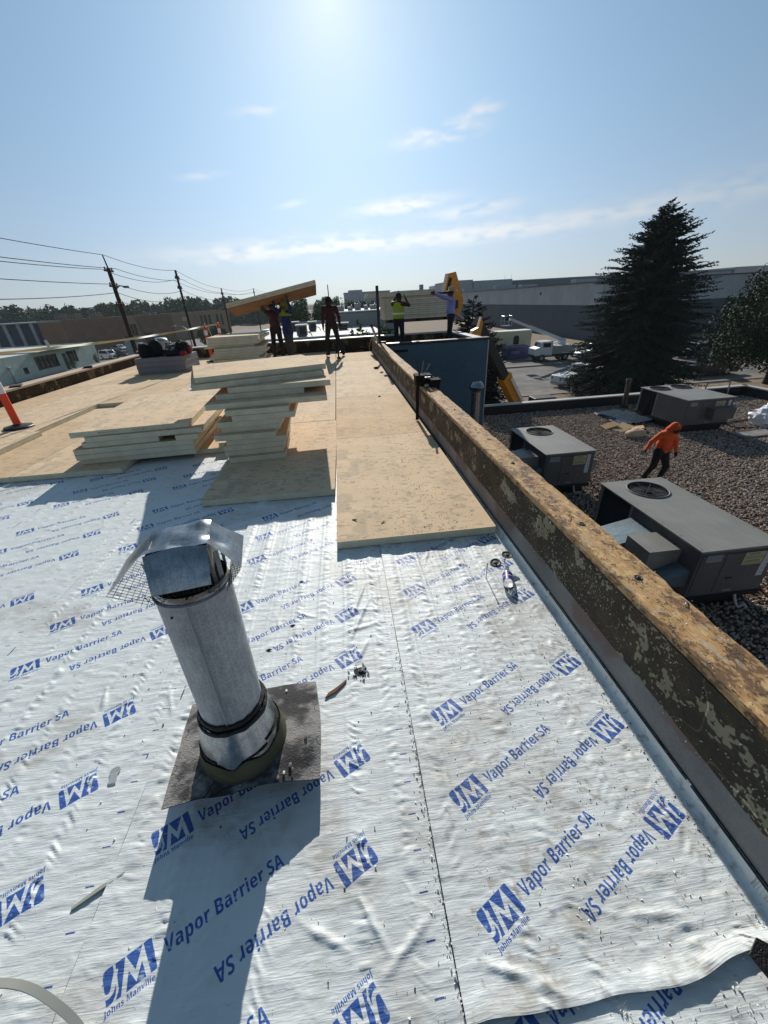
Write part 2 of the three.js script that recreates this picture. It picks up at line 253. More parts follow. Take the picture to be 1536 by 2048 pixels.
// ---------------------------------------------------------------- materials
const M = {
  facer: std({ map: rep(T.facer, .82), bumpMap: rep(T.facerB, 3), bumpScale: .0006, roughness: .9 }),
  facer2: std({ map: rep(T.facer, .61, .9), bumpMap: rep(T.facerB, 3), bumpScale: .0006, roughness: .9, color: 0xf4efe6 }),
  facer3: std({ map: rep(T.facer, .95, .7), bumpMap: rep(T.facerB, 3), bumpScale: .0006, roughness: .9 }),
  foam: std({ map: rep(T.foam, 1.6, 3), roughness: .95 }), foam2: std({ map: rep(T.foamGrey, 1.3, 2.5), roughness: .95 }),
  galv: std({ map: rep(T.galv, 3), roughnessMap: rep(T.galvR, 2), roughness: .8, metalness: .35 }),
  galvShiny: std({ map: rep(T.galv, 2), roughnessMap: rep(T.galvR, 2), roughness: .42, metalness: .95 }),
  rubber: std({ map: T.rubber, bumpMap: rep(T.rubberB, 1), bumpScale: .003, roughness: .85 }),
  tar: std({ color: 0x17161a, roughness: .55, bumpMap: rep(T.rubberB, 3), bumpScale: .004 }),
  blackPlastic: std({ color: 0x161616, roughness: .5 }), blackCloth: std({ color: 0x131316, roughness: .95, bumpMap: rep(T.rubberB, 6), bumpScale: .003 }),
  wood: std({ map: rep(T.wood, 1 / 2.4, 1 / .22), bumpMap: rep(T.woodB, 1 / 2.4, 1 / .22), bumpScale: .004, roughness: .85 }),
  stucco: std({ map: rep(T.stucco, 1 / 3, 1 / .75), bumpMap: rep(T.stuccoB, 1 / 3, 1 / .75), bumpScale: .006, roughness: .95 }),
  conc: std({ map: rep(T.conc, .9), roughness: .92 }), concPale: std({ map: rep(T.conc, .5), color: 0xfff8ec, roughness: .92 }),
  orange: std({ color: 0xe0431a, roughness: .5 }), whiteBand: phys({ color: 0xe8e4ea, roughness: .35, sheen: .3 }), yellowTape: std({ color: 0xc6c09a, roughness: .6 }),
  acPaint: std({ map: rep(T.scuff, .7), color: 0x8d8a84, roughness: .55 }), acDark: std({ map: rep(T.scuff, .7), color: 0x5e5d5c, roughness: .6 }), acBlack: std({ color: 0x0e0e0f, roughness: .8 }),
  sheet: std({ map: rep(T.galv, 1), color: 0xc8d6da, roughness: .45, metalness: .7 }), coil: std({ color: 0x2c2d2f, roughness: .6, metalness: .4 }),
  blueWall: std({ map: rep(T.wall, .3), color: 0x536f7c, roughness: .9 }), coping: std({ color: 0xb9bcbd, roughness: .4, metalness: .6 }), copingPaint: std({ map: rep(T.scuff, .5), color: 0xc9c7c0, roughness: .55 }),
  tarBrown: std({ map: rep(T.stucco, .2, .4), color: 0xd2bda6, roughness: .95 }), leftCap: std({ map: rep(T.wall, .6), color: 0xc9b49c, roughness: .95 }),
  asphalt: std({ map: rep(T.asphalt, .12), roughness: .95 }), asphalt2: std({ map: rep(T.asphalt, .09), color: 0xd8d8d8, roughness: .95 }), grass: std({ map: rep(T.grass, .3), roughness: 1 }), dirt: std({ map: rep(T.dirt, .25), roughness: 1 }), pave: std({ map: rep(T.conc, .3), color: 0xfff4e4, roughness: .95 }),
  paint: std({ color: 0xd8d5cc, roughness: .8 }),
  whiteRoof: std({ map: rep(T.wall, .2), color: 0xdedcd4, roughness: .8 }), whiteWall: std({ map: rep(T.wall, .3), color: 0xc3cdc8, roughness: .85 }), brownWall: std({ map: rep(T.wall, .15), color: 0x8a6c54, roughness: .9 }), brownWall2: std({ map: rep(T.wall, .15), color: 0x9b8165, roughness: .9 }), slate: std({ map: rep(T.wall, .1), color: 0x4b555e, roughness: .85 }), paleGrey: std({ map: rep(T.wall, .1), color: 0xb4b8ba, roughness: .85 }), slateRoof: std({ color: 0x66737a, roughness: .7 }), greyMetal: std({ color: 0x8e9494, roughness: .5, metalness: .3 }),
  glass: phys({ color: 0x10181c, roughness: .08, metalness: 0, ior: 1.5, specularIntensity: 1 }), darkFrame: std({ color: 0x22262a, roughness: .5 }),
  poleWood: std({ map: rep(T.wood, .4, 1), color: 0x6d5c4e, roughness: .95 }), wire: std({ color: 0x0c0c0c, roughness: 1 }), steel: std({ color: 0x8c8f92, roughness: .4, metalness: .8 }), rust: std({ color: 0x6e4a32, roughness: .8, metalness: .3 }),
  yellow: phys({ color: 0xd89018, roughness: .4, clearcoat: .4 }), machineDark: std({ color: 0x26241f, roughness: .6 }), tyre: std({ color: 0x17171a, roughness: .9 }), rim: std({ color: 0xa8abae, roughness: .35, metalness: .8 }),
  lampRed: phys({ color: 0x7e1010, roughness: .2 }), lampClear: phys({ color: 0xd6d8da, roughness: .1 }),
  bark: std({ color: 0x3d3027, roughness: 1 }), needle: std({ color: 0x2a3c2a, roughness: .9, vertexColors: true }), leaf: phys({ color: 0x46602a, roughness: .8, vertexColors: true, transmission: .0 }),
  stone: std({ roughness: .95 }), crumb: std({ color: 0xe2e2dc, roughness: .9 }), chip: std({ color: 0x2c2724, roughness: .9 }),
  skinTone: std({ vertexColors: true, roughness: .85 }),
};
for (const k in M) M[k].side = THREE.DoubleSide;

// ---------------------------------------------------------------- our roof: deck, walls below, parapets
const GROUND = -6.5, GRAVEL = -3.2, TB = .062;
const roofPoly = [[-6.9, 1.2], [1.2, 1.2], [1.2, -12.1], [4.3, -12.1], [4.3, -15.3], [-6.9, -15.3]];
struct('roof_deck', slab(roofPoly, -.012, .3), M.conc);
{ const t = thing('roofing_building', 'building under the roof being insulated, its plain lower walls', 'building', [0, GROUND, 0]);
  const h = -GROUND - .32; obj('wall', [box3(-6.85, 1.15, 0, h, -12.28, 1.1)], M.conc, t); obj('wall', [box3(-6.9, 4.1, 0, h, -15.1, -12.3)], M.conc, t); }

// vapour barrier sheets -------------------------------------------------------------
const SHEET = 1.055, X0 = -.905;
const ladder = [];   // puckered columns over the deck flutes
for (let k = -40; k < 9; k++) ladder.push(k * .1505 + .06);
const FOLDS = []; { const r = rng(909); const add = (x1, z1, x2, z2, h) => FOLDS.push([x1, z1, x2, z2, h, Math.min(x1, x2) - .03, Math.max(x1, x2) + .03, Math.min(z1, z2) - .03, Math.max(z1, z2) + .03]);
  for (const f of [[-.12, -1.45, .04, -1.85, .009], [-.10, -1.62, .02, -2.0, .008], [-.16, -1.55, .1, -1.62, .007], [-.14, -1.75, .09, -1.70, .007], [-.08, -1.33, .0, -1.5, .008], [-1.28, -1.35, -1.22, -1.7, .008], [-1.25, -1.25, -1.3, -1.4, .007], [-.02, -.34, -.12, -.5, .007], [.22, -.3, .35, -.26, .008], [.35, -.26, .42, -.22, .007], [-.3, -.45, -.12, -.36, .006], [-.06, -.30, .12, -.42, .007], [.6, -.35, .85, -.32, .005]]) add(...f);
  for (let i = 0; i < 46; i++) { const x = -3 + r() * 4, z = -.1 - r() * 3.6, a = (r() - .5) * 1.2 + (r() < .5 ? 0 : 1.4), L = .06 + .2 * r() * r(); add(x, z, x + Math.cos(a) * L, z + Math.sin(a) * L, .003 + .003 * r()); } }
function memH(x, z, s) {
  let h = .0014 * (vn(x * 2.4, z * 1.6, 201 + s) - .5) * 2;
  const k = Math.round((x - .06) / .1505), cx = k * .1505 + .06 + .012 * (vn(z * 2.2, k, 202) - .5), d = (x - cx) / .024, on = (.25 + .75 * sst(.25, .6, vn(z * 1.3 + k * 5.3, k * 3.1, 203))) * (.45 + .55 * hash(k, 1, 204));
  const win = Math.exp(-d * d) * on, zz = z * 56 + 5 * vn(x * 12, z * 5, 205) + k * 7.7, rg = 1 - Math.abs(2 * vn(zz, x * 9, 206) - 1);
  h += win * (.0012 + .0084 * rg * rg);
  { const e = (Math.abs(x - cx) - .036) / .008; h += .0022 * Math.exp(-e * e) * (.4 + .6 * on); }
  h += .0012 * Math.exp(-(((x - cx) / .03) ** 2));                                   // the flute edges telegraph through
  const cr = 1 - Math.abs(2 * fbm(x * 6 + 9, z * 30, 207 + s, 3) - 1); h += .0019 * Math.pow(cr, 6);     // transverse creases
  for (let i = 0; i < FOLDS.length; i++) { const q = FOLDS[i]; if (x < q[5] || x > q[6] || z < q[7] || z > q[8]) continue; const dx = q[2] - q[0], dz = q[3] - q[1], L2 = dx * dx + dz * dz, t = clamp(((x - q[0]) * dx + (z - q[1]) * dz) / L2), ex = x - q[0] - dx * t, ez = z - q[1] - dz * t, wob = .006 * (vn(t * 9, i, 211) - .5), dd = (Math.abs(ex * dz - ez * dx) / Math.sqrt(L2) + wob) / .008, en = Math.sin(Math.PI * clamp(t)); h += q[4] * en * Math.exp(-dd * dd * .6) * (t > 0 && t < 1 ? 1 : 0); }     // pinched folds
  h += .0008 * (vn(x * 22, z * 85, 210) - .5);
  return h;
}
function dirtAt(x, z, k) {      // trodden-in dirt: brown smudges with an outline
  let d = sst(.56, .72, fbm(x * 2.2 + 4, z * 2.6, 221, 5)) * .30 + sst(.60, .74, fbm(x * 14, z * 22, 222, 5)) * .16;
  if (k >= 0) d += sst(.52, .68, fbm(x * 5, z * 6, 223, 5)) * .22 * sst(-1.7, -.1, z);
  if (k === 1) for (const [sx, sz, sr] of [[.52, -.34, .06], [.62, -.62, .07], [.36, -.26, .09], [.75, -.25, .08], [.45, -.75, .06], [.9, -1.3, .09], [.8, -1.62, .1]]) d += .34 * sst(.52, .8, fbm(x * 40, z * 60, 225, 4) + .40 * Math.exp(-((x - sx) ** 2 + (z - sz) ** 2) / sr / sr) - .12);
  const v = fbm(x * 30, z * 45, 224, 3);
  return clamp(d * (.55 + .9 * v), 0, .6);
}
function sheetGeo(x0, x1, zs, nx, k, lift, phase, mod) {
  const nz = zs.length, P = new Float32Array(nx * nz * 3), UV = new Float32Array(nx * nz * 2), C = new Float32Array(nx * nz * 3), I = [];
  for (let j = 0; j < nz; j++) for (let i = 0; i < nx; i++) {
    const t = i / (nx - 1), x = lerp(x0, x1, t), z = zs[j], q = j * nx + i; let X = x, Y = lift + memH(x, z, k), Z = z;
    // the lapped edge rides up on the sheet beside it
    if (k !== 9) Y += .0055 * sst(x0 + .09, x0 + .04, x) + .005 * vn(z * 7, k, 230) * sst(x0 + .035, x0, x);
    if (mod) [X, Y, Z] = mod(X, Y, Z, t, j / (nz - 1));
    P.set([X, Y, Z], q * 3); UV.set([(x - x0) / SHEET, (-z - phase) / 1.137], q * 2);
    const d = dirtAt(x, z, k), c = mix3([1, 1, 1], [.46, .37, .29], d); C.set(c, q * 3);
  }
  for (let j = 0; j < nz - 1; j++) for (let i = 0; i < nx - 1; i++) { const a = j * nx + i, b = a + 1, c = a + nx, d = c + 1; I.push(a, b, c, b, d, c); }
  const g = new THREE.BufferGeometry(); g.setAttribute('position', new THREE.BufferAttribute(P, 3)); g.setAttribute('uv', new THREE.BufferAttribute(UV, 2)); g.setAttribute('color', new THREE.BufferAttribute(C, 3)); g.setIndex(I); g.computeVertexNormals(); return g;
}
function rows(z0, z1, s0, s1) { const a = []; let z = z0; while (z > z1) { a.push(z); z -= lerp(s0, s1, clamp(-z / 5)); } a.push(z1); return a; }
M.film = std({ map: T.print, bumpMap: rep(T.crinkle, 2.1, 2.3), bumpScale: .0012, roughness: .55, vertexColors: true, color: 0xffffff, side: THREE.DoubleSide });
const phases = { '1': .292, '0': 1.126, '-1': .34, '-2': .15, '-3': .62, '-4': .4, '-5': .8 };     // where the print of each roll begins
const sheetLabel = { '1': 'white printed film strip running along the foot of the wood-capped parapet', '0': 'white printed film strip under the tilted vent pipe', '-1': 'white printed film strip beside the vent pipe, on its far side from the parapet', '-2': 'white printed film strip running under the low pile of boards', '-3': 'white printed film strip ending at the long cream board edge', '-4': 'white printed film strip reaching to the orange post', '-5': 'white printed film strip nearest the low brown parapet' };
function lapEdge(parent, x0, za, zb) { const P = []; for (let z = za; z > zb; z -= .03) { const y = z => .0075 + .004 * vn(z * 7, 1, 230), w = z => .0008 + .0022 * vn(z * 14, 3, 261), o = z => .004 * (vn(z * 4, 2, 262) - .5), A = [x0 + o(z) - w(z), y(z), z], B = [x0 + o(z) + w(z), y(z), z], C = [x0 + o(z - .03) + w(z - .03), y(z - .03), z - .03], D = [x0 + o(z - .03) - w(z - .03), y(z - .03), z - .03]; P.push(...A, ...B, ...C, ...A, ...C, ...D); } const g = new THREE.BufferGeometry(); g.setAttribute('position', new THREE.Float32BufferAttribute(P, 3)); g.computeVertexNormals(); obj('adhesive_edge', g, M.tar, parent); }
for (let k = -5; k <= 1; k++) {
  const x0 = X0 + SHEET * k, near = k >= -1, lift = .004;
  if (k === 1) continue;
  const m = obj('vapor_barrier_sheet', sheetGeo(x0, x0 + SHEET + .055, rows(near ? .35 : .2, k < -1 ? -5.6 : -5.2, near ? .0055 : .012, near ? .016 : .022), near ? 210 : 120, k, k === 0 ? .004 : .004 + .0, phases[k]), M.film);
  tag(m, sheetLabel[k], 'roofing film', 'film strips over the deck');
  lapEdge(m, x0, near ? .3 : .1, -4.6);
}
{ // the strip along the parapet: turned up against the wall, its near end lifting over the next length
  const x0 = X0 + SHEET, upX = 1.062, H = .068;
  const turn = (X, Y, Z) => { const over = X - (upX - .012); if (over > 0) { const a = clamp(over / .03) * Math.PI / 2; return [Math.min(upX - .012 + Math.sin(a) * .019, upX + .004) + .002 * (vn(Z * 7, 3, 231) - .5), Y * .4 + (over > .03 ? .019 + (over - .03) : (1 - Math.cos(a)) * .019), Z]; } return [X, Y, Z]; };
  const far = sheetGeo(x0, upX + H, rows(-.206, -4.0, .0055, .016), 210, 1, .006, phases[1], (X, Y, Z, t, s) => { const e = sst(-.30, -.206, Z); const wave = .005 + .007 * vn(X * 6 + 3, 1, 232) + .006 * sst(.6, .95, X); const [a, b, c] = turn(X, Y + e * e * wave, Z + e * .012 * (vn(X * 9, 5, 233) - .5) - e * .03 * sst(.7, .95, X)); return [a, b, c]; });
  lapEdge(tag(obj('vapor_barrier_sheet', far, M.film), sheetLabel[1], 'roofing film', 'film strips over the deck'), x0, -.22, -2.3);
  const nearG = sheetGeo(x0 - .03, upX + H, rows(.35, -.36, .008, .01), 120, 9, .001, .56, turn);
  tag(obj('vapor_barrier_sheet', nearG, M.film), 'short white printed film length under the lifted film edge by the parapet', 'roofing film');
  const c = obj('torn_rubber_scrap', extr([[0, 0], [.05, .01], [.075, -.02], [.06, -.06], [.02, -.07], [.0, -.05]], .004, .001), M.tar); c.rotation.set(-1.45, .05, .3); c.position.set(.91, .052, -.225);
  tag(c, 'small black rubber scrap at the lifted film corner by the parapet', 'scrap');
}
// right parapet ---------------------------------------------------------------------
{ const t = thing('wood_capped_parapet', 'long brown tarred parapet wall with a stained wooden plank on top', 'parapet wall', [1.07, 0, 0]);
  // wall core with slightly uneven tarred face
  const face = (y0, y1, off, nz, ny, amp) => { const g = new THREE.PlaneGeometry(14.6, y1 - y0, nz, ny); const p = g.attributes.position, uv = g.attributes.uv; for (let i = 0; i < p.count; i++) { const z = p.getX(i), y = p.getY(i) + (y0 + y1) / 2; uv.setXY(i, z, y); p.setXYZ(i, off + amp * (fbm(z * 5, y * 9, 241, 4) - .5), y, -6.9 - z); } g.computeVertexNormals(); const idx = g.index.array; for (let i = 0; i < idx.length; i += 3) { const a = idx[i]; idx[i] = idx[i + 1]; idx[i + 1] = a; } g.computeVertexNormals(); return g; };
  obj('wall_core', box3(.014, .17, -.3, .475, -14.2, .4), M.conc, t);
  obj('tar_coating', face(.21, .478, -.002, 420, 12, .008), M.stucco, t);
  obj('bare_concrete_band', face(.0, .212, .0035, 300, 8, .004), M.conc, t);
  obj('tar_edge', [0, 1, 2, 3, 4, 5, 6, 7, 8, 9, 10, 11, 12, 13].map(i => box3(-.006 - .003 * hash(i, 1, 3), .01, .064, .071, .4 - i * 1.02 - 1, .4 - i * 1.02)), M.tar, t);
  const pm = [-14.25, -11.9, -9.45, -7.0, -4.55, -2.12, -.02, .45];
  for (let i = 0; i < pm.length - 1; i++) {
    const z0 = pm[i] + .003, z1 = pm[i + 1] - .003, L = z1 - z0, g = new THREE.BoxGeometry(.187, .038, L, 10, 2, Math.max(2, Math.round(L / .03))), p = g.attributes.position, uv = g.attributes.uv, nn = g.attributes.normal;
    for (let q = 0; q < p.count; q++) { // worn, split edges
      let x = p.getX(q), y = p.getY(q), z = p.getZ(q); const Z = z + (z0 + z1) / 2;
      uv.setXY(q, Z + i * .77, (Math.abs(nn.getX(q)) > .5 ? y + .3 : x) + .095);
      const ex = Math.abs(x) > .09, ey = Math.abs(y) > .017; y += .0025 * (fbm(Z * 5, x * 30, 251, 3) - .5); if (ex && y > .01) { y -= .004 + .006 * sst(.5, .8, fbm(Z * 14, x, 252, 3)); x -= Math.sign(x) * (.003 + .007 * sst(.5, .75, fbm(Z * 12, 3, 253, 3))); } else if (ex) x += .002 * (vn(Z * 20, 1, 254) - .5);
      p.setXYZ(q, x, y, z);
    }
    g.computeVertexNormals(); const m = obj('plank', g, M.wood, t); m.position.set(.092, .501, (z0 + z1) / 2);
  }
  // bolt holes and bolts, curled nails
  const holes = [[-.59, .1], [-1.17, .085], [-1.62, .1], [-2.5, .09], [-3.05, .11], [-4.1, .1], [-6.3, .09]];
  holes.forEach(([z, x], i) => { const h = obj('bolt_recess', [xf(new THREE.TorusGeometry(.014, .0028, 6, 18), [x, .5212, z], [Math.PI / 2, 0, 0]), cyl(.0125, .0125, .001, x, .5215, z, 16)], M.blackPlastic, t); if (i % 2) obj('bolt', [cyl(.0075, .0075, .006, 0, .003, 0, 6), cyl(.004, .004, .012, 0, .008, 0, 8)], M.steel, h).position.set(x, .521, z); });
  for (const [z, x] of [[-.42, .13], [-1.66, .05], [-.98, .14], [-.3, .04]]) obj('bent_nail', tube([[x, .52, z], [x + .006, .528, z - .01], [x + .018, .526, z - .02], [x + .026, .521, z - .018]], .0022, 10, 6), M.steel, t);
}
// left parapet, far parapet, wing walls ---------------------------------------------
{ const t = thing('low_brown_parapet', 'low brown parapet with a pale cap beside the field of boards', 'parapet wall', [-6.75, 0, 0]);
  obj('wall', box3(-.28, 0, -.3, .36, -15.2, 1), M.tarBrown, t); for (let i = 0; i < 6; i++) obj('cap_plank', box3(-.34, .03, .362, .40, -15.2 + i * 2.7 + .004, -15.2 + (i + 1) * 2.7), M.leftCap, t);
  for (const [z, h] of [[-11.9, .05], [-9.2, .03]]) obj('cap_debris', rbx(.2, h, .34, .015, -.12, .40 + h / 2, z, 0, .5, 0), M.chip, t); }
{ const t = thing('metal_capped_parapet', 'dark parapet with a bright metal cap across the far end of the roof', 'parapet wall', [0, 0, -15.2]);
  obj('wall', box3(-7.0, 4.3, -.3, .45, -.25, 0), M.tarBrown, t); for (let i = 0; i < 4; i++) obj('metal_cap', box3(-7.03 + i * 2.84, -7.03 + (i + 1) * 2.84 - .006, .452, .49, -.29, .035), M.copingPaint, t);
  obj('foot_flashing', box3(-6.7, 1.05, .062, .12, .002, .02), M.tar, t); }
{ const t = thing('blue_wall', 'tall plain blue wall with a dark top edge joining the parapet', 'wall', [0, 0, -12]);
  obj('face', box3(1.22, 4.36, GRAVEL, .43, -.22, 0), M.blueWall, t); obj('top_flashing', box3(1.2, 4.4, .432, .5, -.25, .03), M.darkFrame, t); obj('drain_slot', box3(1.3, 1.95, .24, .31, .002, .012), M.acBlack, t); obj('corner_trim', box3(4.36, 4.385, GRAVEL, .43, -.03, .012), M.coping, t); }
{ const t = thing('wing_end_parapet', 'short parapet with a pale cap closing the end of the roof wing', 'parapet wall', [4.3, 0, 0]);
  obj('wall', box3(-.2, 0, -.3, .43, -15.2, -12.23), M.tarBrown, t); obj('cap', box3(-.24, .05, .432, .475, -15.15, -12.26), M.copingPaint, t); }

// ---------------------------------------------------------------- insulation boards
const bgeo = {};
function boardGeo(w, d) { const k = w.toFixed(3) + '_' + d.toFixed(3); return bgeo[k] ??= { top: metric(new THREE.BoxGeometry(w, .0012, d)), core: metric(new RoundedBoxGeometry(w - .002, TB - .0026, d - .002, 1, .002)) }; }
function board(w, d, x, y, z, turn, label, group, mat = 0, tilt = [0, 0]) {      // y is the underside
  const o = thing('insulation_board', label, 'insulation board', [x, y, z], turn, group), g = boardGeo(w, d); o.rotation.order = 'YXZ'; o.rotation.x = tilt[0]; o.rotation.z = tilt[1];
  const f = [M.facer, M.facer2, M.facer3, M.facer3][mat];
  const a = obj('foam_core', g.core, mat === 3 ? M.foam2 : M.foam, o); a.position.y = TB / 2;
  const b = obj('top_facer', g.top, f, o); b.position.y = TB - .0007; const c = obj('bottom_facer', g.top, f, o); c.position.y = .0007; return o;
}
const ORD = ['first', 'second', 'third', 'fourth', 'fifth', 'sixth', 'seventh', 'eighth', 'ninth', 'tenth', 'eleventh', 'twelfth', 'thirteenth', 'fourteenth'];
{ // column along the parapet: front edge at z -2.37
  const L = 'cream insulation board laid flat in the row along the wood-capped parapet';
  let z = -2.375; for (let i = 0; i < 5; i++) { const d = i === 4 ? 2.2 : 2.44; board(1.195, d - .006, .435, .012, z - d / 2, 0, i ? `cream board along the wood-capped parapet, ${ORD[i]} back from the bottle` : 'cream insulation board nearest the water bottle, its long edge along the parapet foot', 'boards in the parapet row', i % 3 === 1 ? 1 : 0); z -= d; }
}
{ // second column
  const L = 'cream insulation board laid in the second row out from the wood-capped parapet';
  const z0 = -3.31; board(1.235, 2.43, -.782, .012, z0 - 1.215, -.012, 'cream insulation board lying before the tall offcut stack', undefined, 0);
  for (let i = 0; i < 4; i++) board(1.2, 2.434, -.78, .012, z0 - 2.45 - 1.22 - i * 2.44, 0, `cream board, second row from the wood-capped parapet, ${ORD[i]} past the tall stack`, 'boards in the second row', i % 2);
}
{ // field to the left, first layer
  let n = 0; for (let c = 0; c < 5; c++) for (let r = 0; r < 5; r++) {
    const x = -2.02 - c * 1.205 - (c > 0 ? 0 : 0), z = -4.40 - 1.22 - r * 2.44 - (c === 0 ? 1.0 : 0); if (z - 1.2 < -15.3 && r === 4) { const d = 15.15 + (z + 1.22); if (d > .4) board(1.2, d, x, .012, z + 1.22 - d / 2, 0, `cream board, ${ORD[c + 2]} row from the wood-capped parapet, ${ORD[r]} back from the film`, 'boards in the wide field', n++ % 2); continue; }
    if (c === 1) board(1.2, 2.43, x, .012, z, 0, `cream board, ${ORD[c + 2]} row from the wood-capped parapet, ${ORD[r]} back from the film`, 'boards in the wide field', n++ % 2); else board(1.2, 2.432, x, .012, z, 0, `cream board, ${ORD[c + 2]} row from the wood-capped parapet, ${ORD[r]} back from the film`, 'boards in the wide field', n++ % 2);
  }
}
{ // second layer, starting beyond the pile, and the board under the orange post
  const y = .012 + TB + .002, L = 'second-layer insulation board lying on the field of boards near the low brown parapet';
  for (let r = 0; r < 4; r++) { const z0 = -8.0 - r * 2.44, d = r === 3 ? Math.min(2.43, 15.1 + z0) : 2.43; if (d < .3) continue; for (let c = 0; c < 4; c++) { const x1 = -2.3 - c * 1.22; if (x1 - 1.2 < -6.7) { const w = 6.7 + x1; if (w > .2) board(w, d, x1 - w / 2, y, z0 - d / 2, 0, `upper-layer board, ${ORD[r]} back beyond the low pile, ${ORD[c]} towards the low brown parapet`, 'second-layer boards', (r + c) % 2); } else board(1.214, d, x1 - .607, y, z0 - d / 2, 0, `upper-layer board, ${ORD[r]} back beyond the low pile, ${ORD[c]} towards the low brown parapet`, 'second-layer boards', (r + c) % 2); } }
  board(1.214, 1.82, -5.31, y, -7.09, 0, 'second-layer cream board just behind the orange post', 'second-layer boards', 0); board(.76, 1.82, -6.3, y, -7.09, 0, 'narrow second-layer board between the orange post and the low brown parapet', 'second-layer boards', 1);
  board(1.5, 1.22, -5.32, y + TB + .001 - .062, -5.55, .02, 'loose insulation board beside the orange post base, its near edge jutting out', undefined, 2);
  board(.5, .7, -5.12, y + TB + .002, -5.32, .3, 'small offcut lying on the loose board by the orange post', undefined, 2);
}
// the tall stack of offcuts (from the bottom): front-left x, front-right x, front z, depth, turn, tone
const stackBoards = [
  [-1.36, -.73, -4.25, 1.2, .06, 0], [-1.41, -.76, -4.31, .8, .03, 1], [-1.40, -.73, -4.30, 1.2, .06, 0], [-1.36, -.70, -4.30, 1.1, .05, 0], [-1.47, -.81, -4.27, .9, -.02, 3],
  [-1.40, -.76, -4.36, 1.1, .02, 1], [-1.42, -.715, -4.34, 1.2, .03, 0], [-1.25, -.575, -4.33, 1.2, .03, 0], [-1.31, -.625, -4.33, 1.0, .03, 1], [-1.52, -.2, -4.42, 1.2, .06, 2], [-1.44, -.46, -4.60, 1.1, .08, 0], [-1.3, -.15, -4.62, 1.3, .06, 0]];
stackBoards.forEach(([x0, x1, z, d, a, m], i) => { const w = x1 - x0, y = .012 + TB + .0015 + i * (TB + .0012); const cx = (x0 + x1) / 2 - Math.sin(a) * d / 2, cz = z - Math.cos(a) * d / 2;
  board(w, d, cx, y, cz, a, i === 9 ? 'wide grey-edged insulation board jutting out of both sides of the tall stack' : `cut insulation board, ${ORD[i]} from the bottom of the tall offcut stack`, 'boards in the tall stack', m); });
{ const y = .012 + TB + .0015 + 12 * (TB + .0012);
  board(1.5, 1.22, -1.12, y, -5.33, .30, 'speckled grey-edged insulation board second from the top of the tall stack', undefined, 3);
  board(1.5, 1.22, -1.10, y + TB + .0012, -5.40, .32, 'whole cream insulation board on top of the tall stack', undefined, 1); }
// the low pile
[[-3.17, -1.87, -4.66, 1.5, .05, 2], [-3.18, -1.87, -4.64, 2.0, .08, 0], [-3.18, -1.86, -4.64, 2.1, .07, 1], [-3.08, -1.78, -4.66, 2.0, .06, 2], [-3.03, -1.73, -4.67, 2.1, .05, 0], [-3.18, -1.87, -4.70, 2.1, .08, 2]].forEach(([x0, x1, z, d, a, m], i, all) => {
  const y = .012 + TB + .0015 + i * (TB + .0012), w = x1 - x0, cx = (x0 + x1) / 2 - Math.sin(a) * d / 2, cz = z - Math.cos(a) * d / 2;
  if (i === 3) { // cut in two with a gap at the front
    board(.84, d, x0 + .42 - Math.sin(a) * d / 2, y, cz, a, 'longer piece of the cut board in the low pile, beside the gap', undefined, m); board(.26, d, x1 - .13 - Math.sin(a) * d / 2, y, cz, a, 'short end piece in the low pile, beside the gap', undefined, m); return; }
  board(w, d, cx, y, cz, a, i === 5 ? 'scuffed grey insulation board on top of the low pile' : `insulation board, ${ORD[i]} from the bottom of the low pile`, 'boards in the low pile', m); });
// reddish stamp on the front edge of the top board of the low pile (too worn to read)
{ const cv = document.createElement('canvas'); cv.width = 512; cv.height = 40; const c = cv.getContext('2d'); c.fillStyle = '#d2cfb2'; c.fillRect(0, 0, 512, 40); c.fillStyle = '#94705c'; for (const [x0, x1] of [[10, 190], [320, 440]]) { let x = x0; let q = 1; while (x < x1) { const w = 5 + 9 * hash(x, 1, 5); c.globalAlpha = .35 + .4 * hash(x, 2, 5); c.fillRect(x, 6 + 6 * hash(x, 3, 5), w * .45, 24 - 8 * hash(x, 4, 5)); c.fillRect(x, 10 + 14 * hash(x, 5, 5), w, 5); x += w + 3; } } const tx = new THREE.CanvasTexture(cv); tx.colorSpace = THREE.SRGBColorSpace;
  const top = scene.children.filter(o => o.userData.label === 'scuffed grey insulation board on top of the low pile')[0]; const g = new THREE.PlaneGeometry(.62, .044); g.translate(-.05, TB / 2, 1.0515); obj('worn_stamp', g, std({ map: tx, roughness: .95 }), top); }
// offcuts lying between the two piles
board(.5, .7, -1.72, .012, -5.2, 0, 'narrow cream offcut lying between the two piles', undefined, 0); board(.16, .5, -1.58, .012 + TB + .001, -5.1, .1, 'small cream offcut on the strip between the two piles', undefined, 0);
// the far stack
for (let i = 0; i < 14; i++) { const a = [.02, .05, .0, .08, .03, .1, .02, .06, .12, .1, .04, .02, .03, .03][i], j = [.02, -.03, .0, .04, -.02, .03, -.05, .02, .06, .05, -.12, .0, .02, .02][i]; board(1.2, 1.22 + .9 * (i % 3 === 0), -2.6 + j, .012 + 2 * TB + .004 + i * (TB + .0012), -11.1 + j * .5 - .45 * (i % 3 === 0), a, i === 13 ? 'cream insulation board topping the far stack beside the bags' : `insulation board, ${ORD[i]} from the bottom of the far stack beside the bags`, 'boards in the far stack', [0, 1, 0, 2, 0, 1, 0, 0, 2, 0, 2, 0, 1, 0][i]); }

